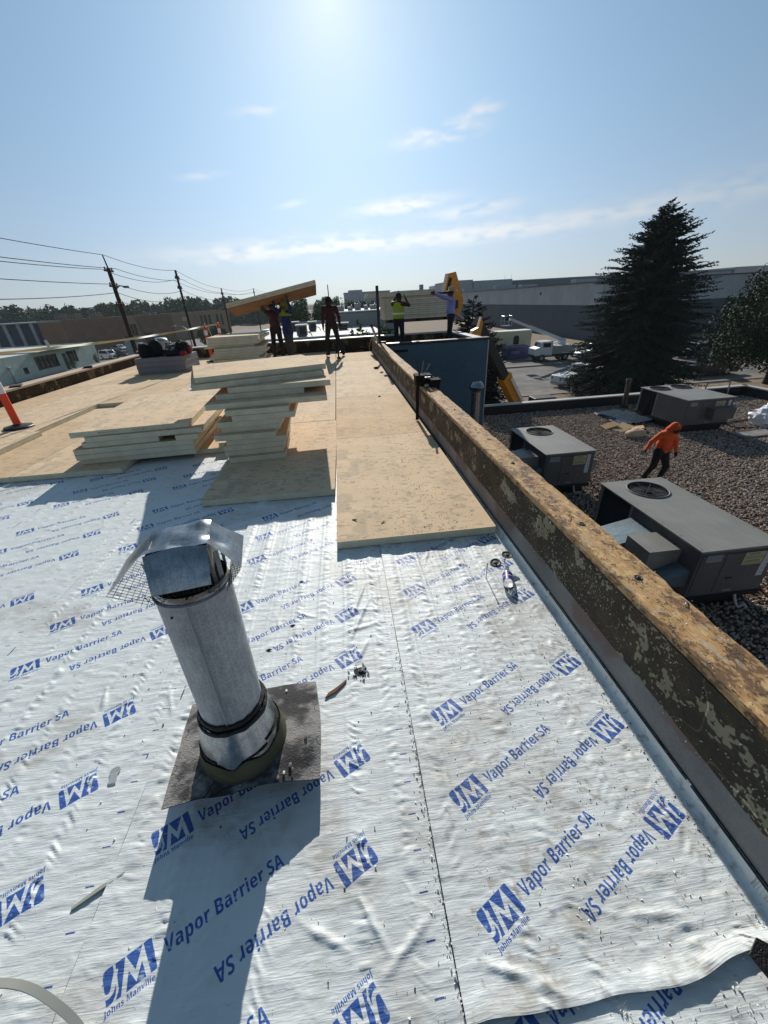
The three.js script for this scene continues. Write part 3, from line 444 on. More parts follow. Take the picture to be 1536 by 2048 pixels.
// ---------------------------------------------------------------- vent pipe with its lifted flashing
{ const t = thing('vent_pipe', 'galvanized vent pipe with a dented folded cap and a lifted black rubber flashing', 'vent pipe', [-.525, 0, -.955]);
  t.rotation.set(-.012, 0, -.022);
  const r = .106;
  obj('lower_pipe', cyl(.1, .1, .16, 0, .055, 0, 40), M.galv, t);
  // rubber flashing, sagging at its corners, hung at the old roof level
  { const n = 36, g = new THREE.PlaneGeometry(1, 1, n, n), p = g.attributes.position, c = [[-.245, .205], [.295, .165], [.262, -.25], [-.265, -.205]];   // BL, BR, TR, TL around the pipe (x, z)
    for (let i = 0; i < p.count; i++) { const u = p.getX(i) + .5, v = .5 - p.getY(i);    // v 0 = far
      let x = lerp(lerp(c[3][0], c[2][0], u), lerp(c[0][0], c[1][0], u), v), z = lerp(lerp(c[3][1], c[2][1], u), lerp(c[0][1], c[1][1], u), v);
      const eu = Math.min(u, 1 - u), ev = Math.min(v, 1 - v); x += .012 * (vn(v * 4, u > .5 ? 1 : 5, 301) - .5) * sst(.25, 0, eu); z += .014 * (vn(u * 5, v > .5 ? 2 : 6, 302) - .5) * sst(.25, 0, ev);
      x += .022 * Math.sin(v * 3.1) * sst(.5, 1, u);
      const rr = Math.hypot(x, z); let y = .118 - .016 * sst(.16, .36, rr) + .008 * (fbm(u * 4, v * 4, 303, 3) - .5) - .022 * sst(.72, 1, u) * sst(.6, 1, v) - .012 * sst(.25, 0, u);
      if (rr < .155) y += .012 * sst(.155, .12, rr);
      p.setXYZ(i, x, y, z); }
    g.computeVertexNormals(); const f = obj('rubber_flashing', g, M.rubber, t);
    const g2 = g.clone(); g2.translate(0, -.004, 0); obj('flashing_underside', g2, M.tar, f);
    const strip = (a, b) => { const gg = new THREE.BufferGeometry(), pos = []; for (let i = 0; i < n; i++) { const A = a(i), B = a(i + 1); const P = k => [p.getX(k), p.getY(k), p.getZ(k)]; const q0 = P(A), q1 = P(B); pos.push(...q0, ...q1, q1[0], q1[1] - .004, q1[2], ...q0, q1[0], q1[1] - .004, q1[2], q0[0], q0[1] - .004, q0[2]); } gg.setAttribute('position', new THREE.Float32BufferAttribute(pos, 3)); gg.computeVertexNormals(); return gg; };
    obj('flashing_edge', [strip(i => n * (n + 1) + i), strip(i => i), strip(i => i * (n + 1)), strip(i => i * (n + 1) + n)], M.tar, f);
    for (const [x, z, s] of [[.19, .12, .011], [.2, .135, .007], [.24, .02, .012], [-.15, .03, .012], [.17, .145, .008], [.15, .16, .009], [.02, .17, .006], [.06, .175, .006], [.14, -.2, .009]]) obj('crumb', new THREE.DodecahedronGeometry(s * .6, 0).scale(1, .5, 1.5), hash(x * 99 | 0, 1, 2) > .6 ? M.crumb : M.conc, f).position.set(x, .118, z);
  }
  // boot: a flared collar with old grey-green tar at its foot
  const prof = [[.158, .112], [.153, .14], [.147, .175], [.140, .215], [.133, .25], [.127, .285], [.120, .318], [.1155, .338]];
  obj('flared_boot', lathe(prof, 56), M.galvShiny, t);
  { const g = lathe([[.166, .112], [.1605, .125], [.1555, .15], [.1515, .176], [.1495, .186]], 90), p = g.attributes.position; for (let i = 0; i < p.count; i++) { const a = Math.atan2(p.getZ(i), p.getX(i)), y = p.getY(i), k = 1 + .02 * (fbm(Math.cos(a) * 5 + 7, Math.sin(a) * 5 + y * 30, 311, 3) - .5); p.setX(i, p.getX(i) * k); p.setZ(i, p.getZ(i) * k); if (y > .17) p.setY(i, y + .03 * (vn(Math.cos(a) * 3 + 9, Math.sin(a) * 3 + 4, 312) - .45)); } g.computeVertexNormals(); obj('tar_collar', g, M.oldTar = std({ color: 0x55533c, roughness: .6, bumpMap: rep(T.rubberB, 4, 1), bumpScale: .004, side: THREE.DoubleSide }), t); }
  // black smears on both flanks of the boot, sealant rings at the joint
  function ring(y, rad, thick, a0, a1, wob, seed) { const g = new THREE.TorusGeometry(rad, thick, 8, 90, a1 - a0); g.rotateX(Math.PI / 2); g.rotateY(-a0); const p = g.attributes.position; for (let i = 0; i < p.count; i++) { const a = Math.atan2(p.getZ(i), p.getX(i)), yy = p.getY(i); p.setY(i, yy * (1.1 + 1.2 * vn(Math.cos(a) * 7 + 20, Math.sin(a) * 7 + 30, seed)) + wob * (fbm(Math.cos(a) * 3 + 11, Math.sin(a) * 3 + 5, seed + 1, 3) - .5) * 2); } g.computeVertexNormals(); g.translate(0, y, 0); return g; }
  obj('sealant_ring', ring(.352, .1085, .007, 0, Math.PI * 2, .007, 321), M.tar, t); obj('sealant_ring', ring(.328, .1175, .006, 0, Math.PI * 2, .009, 323), M.tar, t);
  obj('sealant_smear', ring(.205, .1425, .0035, .62, 1.2, .004, 325), M.tar, t); obj('sealant_smear', ring(.202, .1435, .0035, 1.95, 2.75, .005, 327), M.tar, t); obj('sealant_smear', ring(.222, .140, .0035, -.3, .62, .008, 328), M.tar, t);
  obj('upper_pipe', lathe([[r, .335], [r, .60], [r + .0004, .82], [r + .0004, .895]], 64), M.galv, t);
  obj('lock_seam', rod([.012, .35, r + .0005], [.012, .89, r + .0005], .0028, .0028, 6), M.galv, t);
  obj('rolled_bead', xf(new THREE.TorusGeometry(r + .001, .004, 8, 60), [0, .888, 0], [Math.PI / 2, 0, 0]), M.galv, t);
  obj('inner_sleeve', lathe([[r - .002, .888], [r - .001, .90], [r - .004, .915]], 48), M.galvShiny, t); obj('flue_inside', lathe([[.085, .30], [.085, .945]], 32), M.acBlack, t);
  for (const [a, y] of [[1.35, .915], [1.2, .92], [1.9, .85]]) obj('rivet', new THREE.SphereGeometry(.0035, 8, 6), M.acBlack, t).position.set(Math.cos(a) * (r + .002), y, Math.sin(a) * (r + .002));
  // cap: a folded roof strip, front and back baffles, wire mesh skirts
  const cap = new THREE.Group(); cap.name = 'cap'; cap.position.set(-.002, .925, -.012); cap.rotation.y = .17; cap.rotation.z = .02; cap.scale.setScalar(.94); t.add(cap);
  { const prof = [[-.192, .034], [-.140, .08], [-.088, .125], [-.03, .130], [.03, .129], [.088, .127], [.128, .082], [.166, .04]], nz = 16, nx = 42, g = new THREE.PlaneGeometry(1, 1, nx, nz), p = g.attributes.position;
    const at = s => { let k = s * 7; const i = Math.min(6, Math.floor(k)); k -= i; return [lerp(prof[i][0], prof[i + 1][0], k), lerp(prof[i][1], prof[i + 1][1], k)]; };
    for (let i = 0; i < p.count; i++) { const s = p.getX(i) + .5, w = -p.getY(i); const [x, y] = at(s); let z = w * (.135 + .06 * sst(.09, .18, Math.abs(x))); const top = sst(.17, .22, Math.abs(x) < .1 ? .25 : .15); let Y = y;
      const dent = (cx, cz, R, d) => { const q = ((x - cx) / R) ** 2 + ((z - cz) / R) ** 2; Y += d * Math.exp(-q * 2); };
      dent(-.095, .0, .05, -.02); dent(.06, -.06, .04, .012); dent(.02, .055, .05, -.010); dent(.1, .02, .035, -.012); dent(-.02, -.02, .07, .006);
      p.setXYZ(i, x, Y, z); }
    obj('roof_strip', toCreasedNormals(g, .3), M.capMetal ??= std({ map: rep(T.galv, 1), roughnessMap: rep(T.galvR, 2), roughness: .5, metalness: .9, color: 0xdfe3e4, side: THREE.DoubleSide }), cap);
    for (const sgn of [1, -1]) { const gg = new THREE.PlaneGeometry(1, 1, 16, 14), q = gg.attributes.position; for (let i = 0; i < q.count; i++) { const u = q.getX(i), v = .5 - q.getY(i); const wTop = .172, wBot = .160; const x = u * lerp(wTop, wBot, v); q.setXYZ(i, x, lerp(.124 + .006 * Math.cos(u * 5), .018, v), sgn * (lerp(.0665, .122, v) + .004 * (fbm(u * 3, v * 3, 331, 3) - .5) + .004 * Math.sin(v * 3))); } gg.computeVertexNormals(); obj('baffle', gg, M.baffle ??= std({ map: rep(T.galv, 1), roughness: .2, metalness: 1, side: THREE.DoubleSide }), cap);
      }
    for (const s of [1, -1]) { const w = []; for (let k = 0; k <= 15; k++) { const z = -.1 + k * .0133; w.push(rod([s > 0 ? .166 : -.196, s > 0 ? .038 : .032, z], [s * .112, -.03, z * .9], .0009, .0009, 4)); } for (let k = 0; k <= 7; k++) { const f = k / 7; { const X = s > 0 ? lerp(.166, .112, f) : lerp(-.196, -.112, f), Y = s > 0 ? lerp(.038, -.03, f) : lerp(.032, -.03, f); w.push(rod([X, Y, -.1], [X, Y, .1], .0009, .0009, 4)); } }
      obj('wire_mesh', w, M.machineDark, cap); }
    for (const s of [1, -1]) { const w = []; for (let k = 0; k <= 14; k++) { const x = -.1 + k * .0143; w.push(rod([x, .016, s * .12], [x * .9, -.024, s * .104], .0009, .0009, 4)); } for (let k = 0; k < 3; k++) w.push(rod([-.1, .016 - k * .018, s * (.12 - k * .007)], [.1, .016 - k * .018, s * (.12 - k * .007)], .0009, .0009, 4)); obj('wire_mesh', w, M.machineDark, cap); }
    obj('throat', [box3(-.082, -.079, -.035, .116, -.062, .062), box3(.079, .082, -.035, .112, -.062, .062), box3(-.079, .079, -.035, .115, -.064, -.061), box3(-.079, .079, -.035, .115, .061, .064)], M.galv, cap);
    // legs from sleeve to strip
    for (const s of [1, -1]) for (const q of [1, -1]) obj('cap_leg', bar([s * .095, -.03, q * .045], [s * .10, .085, q * .05], .016, .0015), M.galv, cap);
  }
}

// ---------------------------------------------------------------- small things on the film
{ // water bottle lying by the parapet
  const t = thing('water_bottle', 'clear plastic water bottle with a violet label lying on the film', 'bottle', [.905, .036, -1.83], 0); t.rotation.order = 'YXZ'; t.rotation.y = -.32;
  const pet = phys({ color: 0xffffff, roughness: .08, transmission: 1, thickness: 0, ior: 1.45 }), prof = [[0, 0], [.022, 0], [.030, .004], [.031, .012], [.029, .02], [.031, .028], [.029, .04], [.031, .052], [.031, .12], [.029, .126], [.031, .132], [.026, .152], [.016, .168], [.0135, .172], [.0135, .188]];
  const sp = g => g.rotateX(-Math.PI / 2).translate(0, 0, .095);
  obj('body', sp(lathe(prof, 28)), pet, t); obj('label', sp(lathe([[.0318, .05], [.0318, .122]], 28)), std({ color: 0x3a2f86, roughness: .4, side: THREE.DoubleSide }), t); obj('label_band', sp(lathe([[.0322, .082], [.0322, .088]], 28)), std({ color: 0xd8d6e2, roughness: .4, side: THREE.DoubleSide }), t); obj('cap', sp(cyl(.0155, .0155, .018, 0, .189, 0, 20)), std({ color: 0xe6e6e8, roughness: .4 }), t);
  obj('water', sp(lathe([[0, .003], [.028, .005], [.0285, .05], [.0001, .09]], 24).scale(1, 1, 1)), phys({ color: 0xffffff, roughness: .02, transmission: 1, thickness: .02, ior: 1.33 }), t); }
const plateM = std({ color: 0x5b5a55, roughness: .5, metalness: .6, side: THREE.DoubleSide });
function plateFastener(label, p, rx, rz, screw) { const t = thing('fastener_plate', label, 'fastener', p); t.rotation.set(rx, 0, rz);
  obj('plate', lathe([[.0045, .003], [.010, .003], [.013, .0], [.026, .0], [.028, .003], [.034, .003], [.0375, 0]], 32), plateM, t); const s = obj('screw', [rod([0, .008, 0], [0, -screw, 0], .0028, .0022, 8), cyl(.0075, .0065, .004, 0, .008, 0, 10)], M.steel, t); return t; }
plateFastener('round dark fastener plate held up on its long screw beside the bottle', [.962, .085, -2.0], .12, -.08, .085);
plateFastener('round dark fastener plate lying nearly flat by the bottle', [.898, .017, -2.02], .18, .12, .02);
{ const t = obj('roofing_screw', [rod([0, .004, 0], [0, .118, 0], .0022, .0028, 8), cyl(.0065, .005, .004, 0, .12, 0, 10), cyl(.011, .011, .003, 0, .0035, 0, 10)], M.rust); t.position.set(.785, 0, -1.88); tag(t, 'single rusty screw standing upright in the film near the bottle', 'screw'); }
// hole with folded tab, torn bits, foam sliver strip
{ const t = thing('cut_plug', 'round grey plug and small white tab on the film beside the vent pipe', 'scrap', [-1.055, .006, -.955]); obj('disc', cyl(.019, .019, .0015, 0, .003, -.01, 24), std({ color: 0x9aa0a3, roughness: .5 }), t); obj('tab', rbx(.03, .0015, .035, .0006, .008, .008, .018, .25, .2, .1), M.crumb, t); }
{ const t = obj('foam_sliver', extr([[0, 0], [.12, .07], [.122, .076], [.06, .048], [-.003, .006]], .006, .001), std({ color: 0xa6a69a, roughness: .9, side: THREE.DoubleSide })); t.rotation.set(-Math.PI / 2, 0, 0); t.position.set(-.985, .006, -.555); tag(t, 'grey pointed sliver lying on the film left of the vent pipe shadow', 'scrap'); }
{ const pts = [[-1.32, .012, -.46], [-1.12, .03, -.425], [-1.0, .05, -.40], [-.9, .05, -.36], [-.8, .035, -.30], [-.74, .02, -.22], [-.7, .01, -.1]], cv = new THREE.CatmullRomCurve3(pts.map(p => V(...p))), g = new THREE.PlaneGeometry(1, 1, 60, 4), p = g.attributes.position; for (let i = 0; i < p.count; i++) { const c = cv.getPoint(p.getX(i) + .5), w = p.getY(i); p.setXYZ(i, c.x + w * .010, c.y + w * .005, c.z - w * .015); } g.computeVertexNormals(); const g2 = g.clone().translate(.002, -.002, .002);
  tag(obj('cut_film_strip', [g, g2], std({ color: 0xd8d2c0, roughness: .8, side: THREE.DoubleSide })), 'narrow cream strip curling across the film near the lap seam', 'strip'); }
{ const t = thing('film_puncture', 'ragged dark tear in the film with crumbs around it', 'tear', [-.055, .006, -1.295]); const rr = rng(5); for (let i = 0; i < 26; i++) { const a = rr() * 6.3, d = rr() * .045; obj('shard', new THREE.TetrahedronGeometry(.004 + rr() * .008), i % 3 ? M.crumb : M.chip, t).position.set(Math.cos(a) * d * 1.6, .003 + rr() * .006, Math.sin(a) * d); } obj('hole', (() => { const s = []; for (let i = 0; i < 14; i++) { const a = i / 14 * 6.283, q = .018 + .012 * hash(i, 2, 3); s.push([Math.cos(a) * q * 1.4, Math.sin(a) * q]); } return extr(s, .001).rotateX(-Math.PI / 2).translate(0, .0035, 0); })(), M.acBlack, t); }
// crumbs of foam and grit: nobody could count them
function scatter(name, label, geo, mat, n, seed, place, cols) { const im = new THREE.InstancedMesh(geo, mat, n), m = new THREE.Matrix4(), q = new THREE.Quaternion(), e = new THREE.Euler(), r = rng(seed), c = new THREE.Color(); im.name = numbered(name);
  for (let i = 0; i < n; i++) { const [x, y, z, s] = place(r, i); e.set(r() * 6.3, r() * 6.3, r() * 6.3); q.setFromEuler(e); m.compose(V(x, y, z), q, V(s * (.7 + .6 * r()), s * (.7 + .6 * r()), s * (.7 + .6 * r()))); im.setMatrixAt(i, m); if (cols) im.setColorAt(i, cols(r, c)); }
  im.castShadow = im.receiveShadow = true; stuff(im, label, name.replace(/_/g, ' ')); scene.add(im); return im; }
const tetra = new THREE.TetrahedronGeometry(1), dode = new THREE.DodecahedronGeometry(1, 0), icos = new THREE.IcosahedronGeometry(1, 0);
scatter('foam_crumbs', 'white foam crumbs strewn along the lap and the parapet foot', tetra, M.crumb, 8200, 401, (r, i) => {
  let x, z; const k = r();
  if (k < .26) { x = .165 + .02 * (r() + r() - 1) + .02 * Math.sin(r() * 9); z = -.15 - r() * 1.2; } else if (k < .34) { x = 1.03 + .03 * (r() + r() - 1); z = .2 - r() * 3.2; }
  else if (k < .5) { const col = [.55, .7, .85, .98][Math.floor(r() * 4)]; x = col + .03 * (r() + r() - 1); z = -.05 - Math.pow(r(), 1.3) * 2; } else if (k < .6) { x = -.1 + r() * 1.15; z = -2.3 - r() * .1 - .0; z += Math.pow(r(), 2) * .25; } else if (k < .9) { x = .1 + r() * .95; z = .1 - Math.pow(r(), 1.2) * 2.4; } else { x = -2.2 + r() * 3.2; z = .1 - r() * 3; }
  return [x, .005 + r() * .004, z, .0014 + .0042 * Math.pow(r(), 3)]; });
scatter('dark_grit', 'dark grit and tar chips scattered on film and boards', tetra, M.chip, 2000, 402, (r, i) => {
  const k = r(); let x, z, y = .007; if (k < .24) { x = -1.3 + r() * 2.35; z = .2 - r() * 2.5; } else if (k < .72) { x = .15 + (r() + r()) * .43; z = -2.4 - Math.pow(r(), 1.7) * 3; y = .012 + TB + .001; } else if (k < .85) { x = -1.4 + r() * 2.4; z = -2.4 - r() * 10; if (x < -.17 && z > -3.35) z -= 1; y = .012 + TB + .001; } else { x = 1.01 + r() * .05; z = 0 - r() * 4; }
  return [x, y, z, .0013 + .0042 * Math.pow(r(), 3)]; });
scatter('parapet_grit', 'pale mortar crumbs along the top and face of the wood-capped parapet', tetra, M.crumb, 900, 403, (r) => { const k = r(); return k < .55 ? [1.07 + r() * .19, .522, .3 - Math.pow(r(), 1.4) * 5, .0012 + .003 * Math.pow(r(), 2)] : [1.062 + r() * .006, .19 + r() * .29, .3 - r() * 3.2, .0015 + .003 * Math.pow(r(), 2)]; });
for (const [x, z, a, s, l] of [[.2, -2.6, .8, .035, 'curled chip on the cream board nearest the bottle, farther from its edge'], [-.02, -2.68, -.5, .04, 'thin splinter on the cream board nearest the bottle']]) { const o = obj('loose_chip', rbx(s, .005, s * .35, .002, 0, .004, 0, .1, a, .15), std({ color: l[0] === 'c' ? 0xb9ab92 : 0x4a3b2b, roughness: .9 })); o.position.set(x, .012 + TB + .001, z); tag(o, l, 'chip'); }
{ const o = obj('bark_splinter', extr([[0, 0], [.05, .012], [.11, .05], [.115, .062], [.06, .035], [.02, .02]], .004, .001), M.rust); o.rotation.set(-Math.PI / 2, 0, .2); o.position.set(-.225, .008, -1.17); tag(o, 'brown splinter beside the torn hole in the film', 'splinter'); }
for (const [x, z, l] of [[-.42, -1.66, 'dark curled scrap on the film, midway between vent pipe and boards'], [-.4, -2.05, 'dark curled scrap on the film, the one closest to the boards'], [-.53, -1.5, 'dark curled scrap on the film just behind the vent pipe']]) { const o = obj('leaf_scrap', new THREE.OctahedronGeometry(.012, 0).scale(1.6, .35, .8), M.chip); o.position.set(x, .009, z); tag(o, l, 'scrap', 'dark scraps on the film'); }

// ---------------------------------------------------------------- delineator posts and tape
function delineator(label, p, y0, rot = 0) { const t = thing('delineator_post', label, 'delineator post', [p[0], y0, p[1]], rot, undefined);
  obj('base', [lathe([[0, .0], [.2, 0], [.205, .012], [.19, .03], [.075, .045], [.06, .06], [0, .06]], 8)], M.blackPlastic, t);
  obj('tube', lathe([[.052, .05], [.05, .08], [.048, .98], [.046, 1.02], [.0, 1.03]], 24), M.orange, t);
  for (const [a, b] of [[.52, .68], [.78, .92]]) obj('reflective_band', lathe([[.0506, a], [.0498, b]], 24), M.whiteBand, t);
  obj('handle_top', [lathe([[.0, 1.02], [.02, 1.02], [.022, 1.05], [.04, 1.06], [.04, 1.09], [0, 1.1]], 16)], M.orange, t); return t; }
const yLay2 = .012 + 2 * TB + .004;
delineator('orange and white delineator post standing on the loose board by the low parapet', [-5.12, -6.52], yLay2, .3);
const dTops = [[-4.12, -13.8], [-3.96, -14.6]];
delineator('orange delineator post standing behind the far stack, taped to its neighbour', [-4.14, -13.8], yLay2, 0).userData.group = 'delineator posts behind the far stack';
delineator('orange delineator post closest to the far parapet, behind the far stack', [-3.96, -14.7], yLay2, .4).userData.group = 'delineator posts behind the far stack';
{ const pts = []; for (let i = 0; i <= 24; i++) { const f = i / 24; pts.push([lerp(-5.12, -4.14, f), lerp(1.2, 1.17, f) - .06 * Math.sin(f * Math.PI), lerp(-6.52, -13.8, f)]); } const g = new THREE.PlaneGeometry(1, 1, 24, 1), p = g.attributes.position; for (let i = 0; i < p.count; i++) { const k = Math.round((p.getX(i) + .5) * 24), w = p.getY(i), tw = Math.sin(k * .8) * .9; p.setXYZ(i, pts[k][0] + w * .05 * Math.sin(tw), pts[k][1] + w * .05 * Math.cos(tw), pts[k][2]); } g.computeVertexNormals();
  const t = thing('caution_tape', 'pale yellow caution tape strung between the orange delineator posts', 'tape'); obj('long_run', [g, g.clone().translate(.002, .001, 0)], M.yellowTape, t); obj('short_run', [bar([-4.14, 1.17, -13.8], [-3.96, 1.18, -14.7], .004, .05), rod([-4.1, 1.16, -14.0], [-4.05, .75, -14.1], .01, .006, 5)], M.yellowTape, t); const t0 = obj('near_run', bar([-5.12, 1.2, -6.52], [-6.4, 1.15, .5], .004, .05), M.yellowTape, t); }

// ---------------------------------------------------------------- grey board pallet with bags on it, far flue
{ const L = 'grey cover board in the low block carrying the dark bags'; for (let i = 0; i < 10; i++) { const o = obj('cover_board', metric(new RoundedBoxGeometry(1.27, .04, 1.24, 1, .003)), std({ map: rep(T.scuff, .7), color: [0x8d8d92, 0x85868b, 0x929297][i % 3], roughness: .9 })); o.position.set(-4.9 + .008 * hash(i, 3, 2), yLay2 + .02 + i * .041, -12.3 + .01 * hash(i, 5, 2)); o.rotation.y = .02; tag(o, `grey cover board, ${ORD[i]} from the bottom of the block under the bags`, 'cover board', 'grey boards under the bags'); }
  const y = yLay2 + .41; const lump = (seed, sx, sy, sz) => { const g = new THREE.IcosahedronGeometry(1, 4), p = g.attributes.position; for (let i = 0; i < p.count; i++) { const v = V(p.getX(i), p.getY(i), p.getZ(i)).normalize(); const n = fbm(v.x * 1.6 + seed, v.y * 1.6 + v.z * 1.1 + seed, 411, 4); const k = .72 + .55 * n; p.setXYZ(i, Math.sign(v.x) * Math.pow(Math.abs(v.x), .75) * sx * k, Math.max(-sy * .72, Math.sign(v.y) * Math.pow(Math.abs(v.y), .75) * sy * k), Math.sign(v.z) * Math.pow(Math.abs(v.z), .75) * sz * k); } g.computeVertexNormals(); g.translate(0, sy * .72, 0); return g; };
  const bag = (label, x, z, s, seed, col) => { const t = thing('work_bag', label, 'bag', [x, y, z], seed); const m = col ? std({ color: col, roughness: .95, bumpMap: rep(T.rubberB, 5), bumpScale: .003, side: THREE.DoubleSide }) : M.blackCloth; obj('body', lump(seed, s[0], s[1], s[2]), m, t); obj('strap', tube([[-s[0] * .5, s[1] * .5, s[2] * .7], [-s[0] * .35, s[1] * 1.5, s[2] * .5], [s[0] * .1, s[1] * 1.75, 0], [s[0] * .35, s[1] * 1.1, -s[2] * .3]], .014, 20, 6), M.blackPlastic, t); obj('pocket', rbx(s[0] * .9, s[1] * .7, .06, .02, 0, s[1] * .55, s[2] * .72), m, t); return t; };
  bag('black backpack at the near corner of the grey board block', -5.3, -11.95, [.17, .2, .14], 1); bag('tall black duffel bag slumped beside the black backpack', -5.05, -12.1, [.2, .25, .16], 2); bag('flat black tool bag at the front edge of the grey block', -4.62, -11.95, [.22, .11, .15], 3); bag('dark grey bag behind the tool bag on the grey block', -4.75, -12.45, [.18, .17, .16], 4, 0x6d6f74); bag('dark jacket with pink patches heaped on the grey block', -4.42, -12.5, [.2, .16, .16], 5, 0x8c3044); bag('black rucksack at the end of the grey block near the far stack', -4.4, -12.2, [.17, .2, .15], 6); bag('crumpled red cloth bag at the edge of the grey block', -4.31, -11.9, [.09, .07, .1], 7, 0xa01c30);
  const sp = obj('spare_sheet', bx(.9, .004, .5), std({ color: 0xb9bac0, roughness: .7 })); sp.position.set(-2.9, .012 + 2 * TB + .006, -9.05); sp.rotation.y = .35; tag(sp, 'thin pale grey sheet lying between the grey block and the tall stack', 'sheet'); }
{ const t = thing('roof_flue', 'weathered metal flue with a mushroom cap rising behind the bags', 'flue', [-5.42, 0, -13.4]); obj('pipe', lathe([[.12, .05], [.11, .78], [.12, .8]], 28), M.galv, t); obj('cap', lathe([[.13, .80], [.22, .82], [.225, .85], [.2, .92], [.1, .95], [0, .955]], 28), M.galv, t); obj('foot_cone', lathe([[.24, .055], [.13, .26]], 28), M.rubber, t); }

// ---------------------------------------------------------------- parapet top: tool belt, post, caulk gun, level at the corner
{ const t = thing('tool_belt', 'black tool belt with pouches draped over the wooden parapet cap', 'tool belt', [1.12, .522, -5.6], 0);
  const pouch = (x, y, z, w, h, d) => { const g = new THREE.BoxGeometry(w, h, d, 4, 5, 4), p = g.attributes.position; for (let i = 0; i < p.count; i++) { const yy = p.getY(i) / h + .5; p.setXYZ(i, p.getX(i) * (.72 + .3 * yy) + .01 * (hash(i % 31, 1, 9) - .5), p.getY(i) + .008 * (hash(i % 29, 2, 9) - .5), p.getZ(i) * (.75 + .3 * yy)); } g.computeVertexNormals(); g.translate(x, y, z); return g; };
  obj('pouch', pouch(-.05, .075, .06, .17, .15, .19), M.blackCloth, t); obj('pouch', pouch(.04, .06, -.1, .17, .12, .18), M.blackCloth, t); obj('pouch', pouch(.12, .0, .18, .14, .2, .18), M.blackCloth, t); obj('buckle', [rbx(.08, .02, .05, .006, .02, .13, .24), rbx(.05, .03, .07, .01, -.01, .04, .3)], M.steel, t);
  obj('strap', (() => { const g = []; const P = [[-.02, .1, .1], [-.1, .06, .17], [-.115, -.06, .2], [-.12, -.2, .21], [-.125, -.36, .22], [-.13, -.44, .23]]; for (let i = 0; i < 5; i++) g.push(bar(P[i], P[i + 1], .045, .006).translate(0, 0, 0)); return g; })(), M.blackCloth, t);
  obj('back_strap', tube([[.1, .1, .1], [.17, .06, 0], [.2, -.05, .1], [.16, -.1, .25]], .02, 24, 6), M.blackCloth, t); obj('hammer_handle', rod([-.03, .1, -.02], [-.1, .36, -.1], .012, .014, 8), M.blackPlastic, t); obj('hand_tool', [rod([0, .15, -.08], [.03, .3, -.1], .006, .006, 6), rod([.03, .12, -.05], [.1, .27, .0], .007, .007, 6)], M.steel, t); }
{ const t = thing('black_post', 'tall black square post standing at the corner of the blue wall', 'post', [1.15, 0, -12.12]); obj('shaft', rbx(.075, 1.56, .075, .006, 0, 1.18, 0), M.machineDark, t); obj('bracket', rbx(.24, .2, .1, .01, .06, .46, .07), M.machineDark, t); obj('clamp_bolt', cyl(.02, .02, .05, .06, .48, .13, 8, Math.PI / 2), M.steel, t); }
{ const t = thing('spray_gun', 'long pale applicator gun leaning at the parapet end', 'applicator gun', [1.1, .5, -12.2]); obj('tube', rod([.02, .02, 0], [-.13, .42, -.05], .035, .035, 12), std({ color: 0xb7b6ac, roughness: .5 }), t); obj('nozzle', rod([-.13, .42, -.05], [-.165, .50, -.06], .03, .04, 12), M.blackPlastic, t); obj('trigger', rbx(.03, .09, .06, .01, .05, .1, .03), M.blackPlastic, t); }
{ const t = thing('yellow_strap', 'yellow webbing strap looped over the end of the parapet', 'strap', [1.0, .1, -14.1]); const P = [[-.03, .0, .0], [-.02, .15, 0], [.03, .33, 0], [.1, .46, 0], [.3, .47, 0]]; for (let i = 0; i < 4; i++) obj('webbing', bar(P[i], P[i + 1], .05, .008), std({ color: 0xb0a820, roughness: .8 }), t); }
{ const t = thing('cordless_drill', 'black cordless drill standing on the boards by the walking man', 'drill', [-.08, .012 + TB + .001, -12.9], .4); obj('battery', rbx(.08, .06, .11, .01, 0, .03, 0), M.blackPlastic, t); obj('grip', rbx(.04, .14, .05, .015, 0, .12, 0, .15), M.blackPlastic, t); obj('motor', cyl(.035, .035, .17, 0, .21, .03, 14, Math.PI / 2), M.blackCloth, t); obj('chuck', cyl(.012, .025, .07, 0, .21, .15, 12, Math.PI / 2), M.steel, t); }
for (const [x, z, s, c, l] of [[.86, -10.4, .07, 0x3b2a20, 'largest dark brown scrap on the parapet row, near its far end'], [.93, -9.7, .05, 0xd8d8d4, 'smaller crumpled white scrap by the parapet foot, beside the brown scrap'], [.98, -9.2, .06, 0xd8d8d4, 'crumpled white scrap touching the parapet foot beyond the tool belt'], [.62, -7.1, .025, 0x3b2a20, 'tiny dark brown scrap on the parapet row before the tool belt']]) { const o = obj('litter_scrap', new THREE.IcosahedronGeometry(s, 1).scale(1, .35, .7), std({ color: c, roughness: .9 })); o.position.set(x, .012 + TB + s * .33, z); tag(o, l, 'scrap', c === 0x3b2a20 ? 'dark scraps on the parapet row' : 'white scraps at the parapet foot'); }

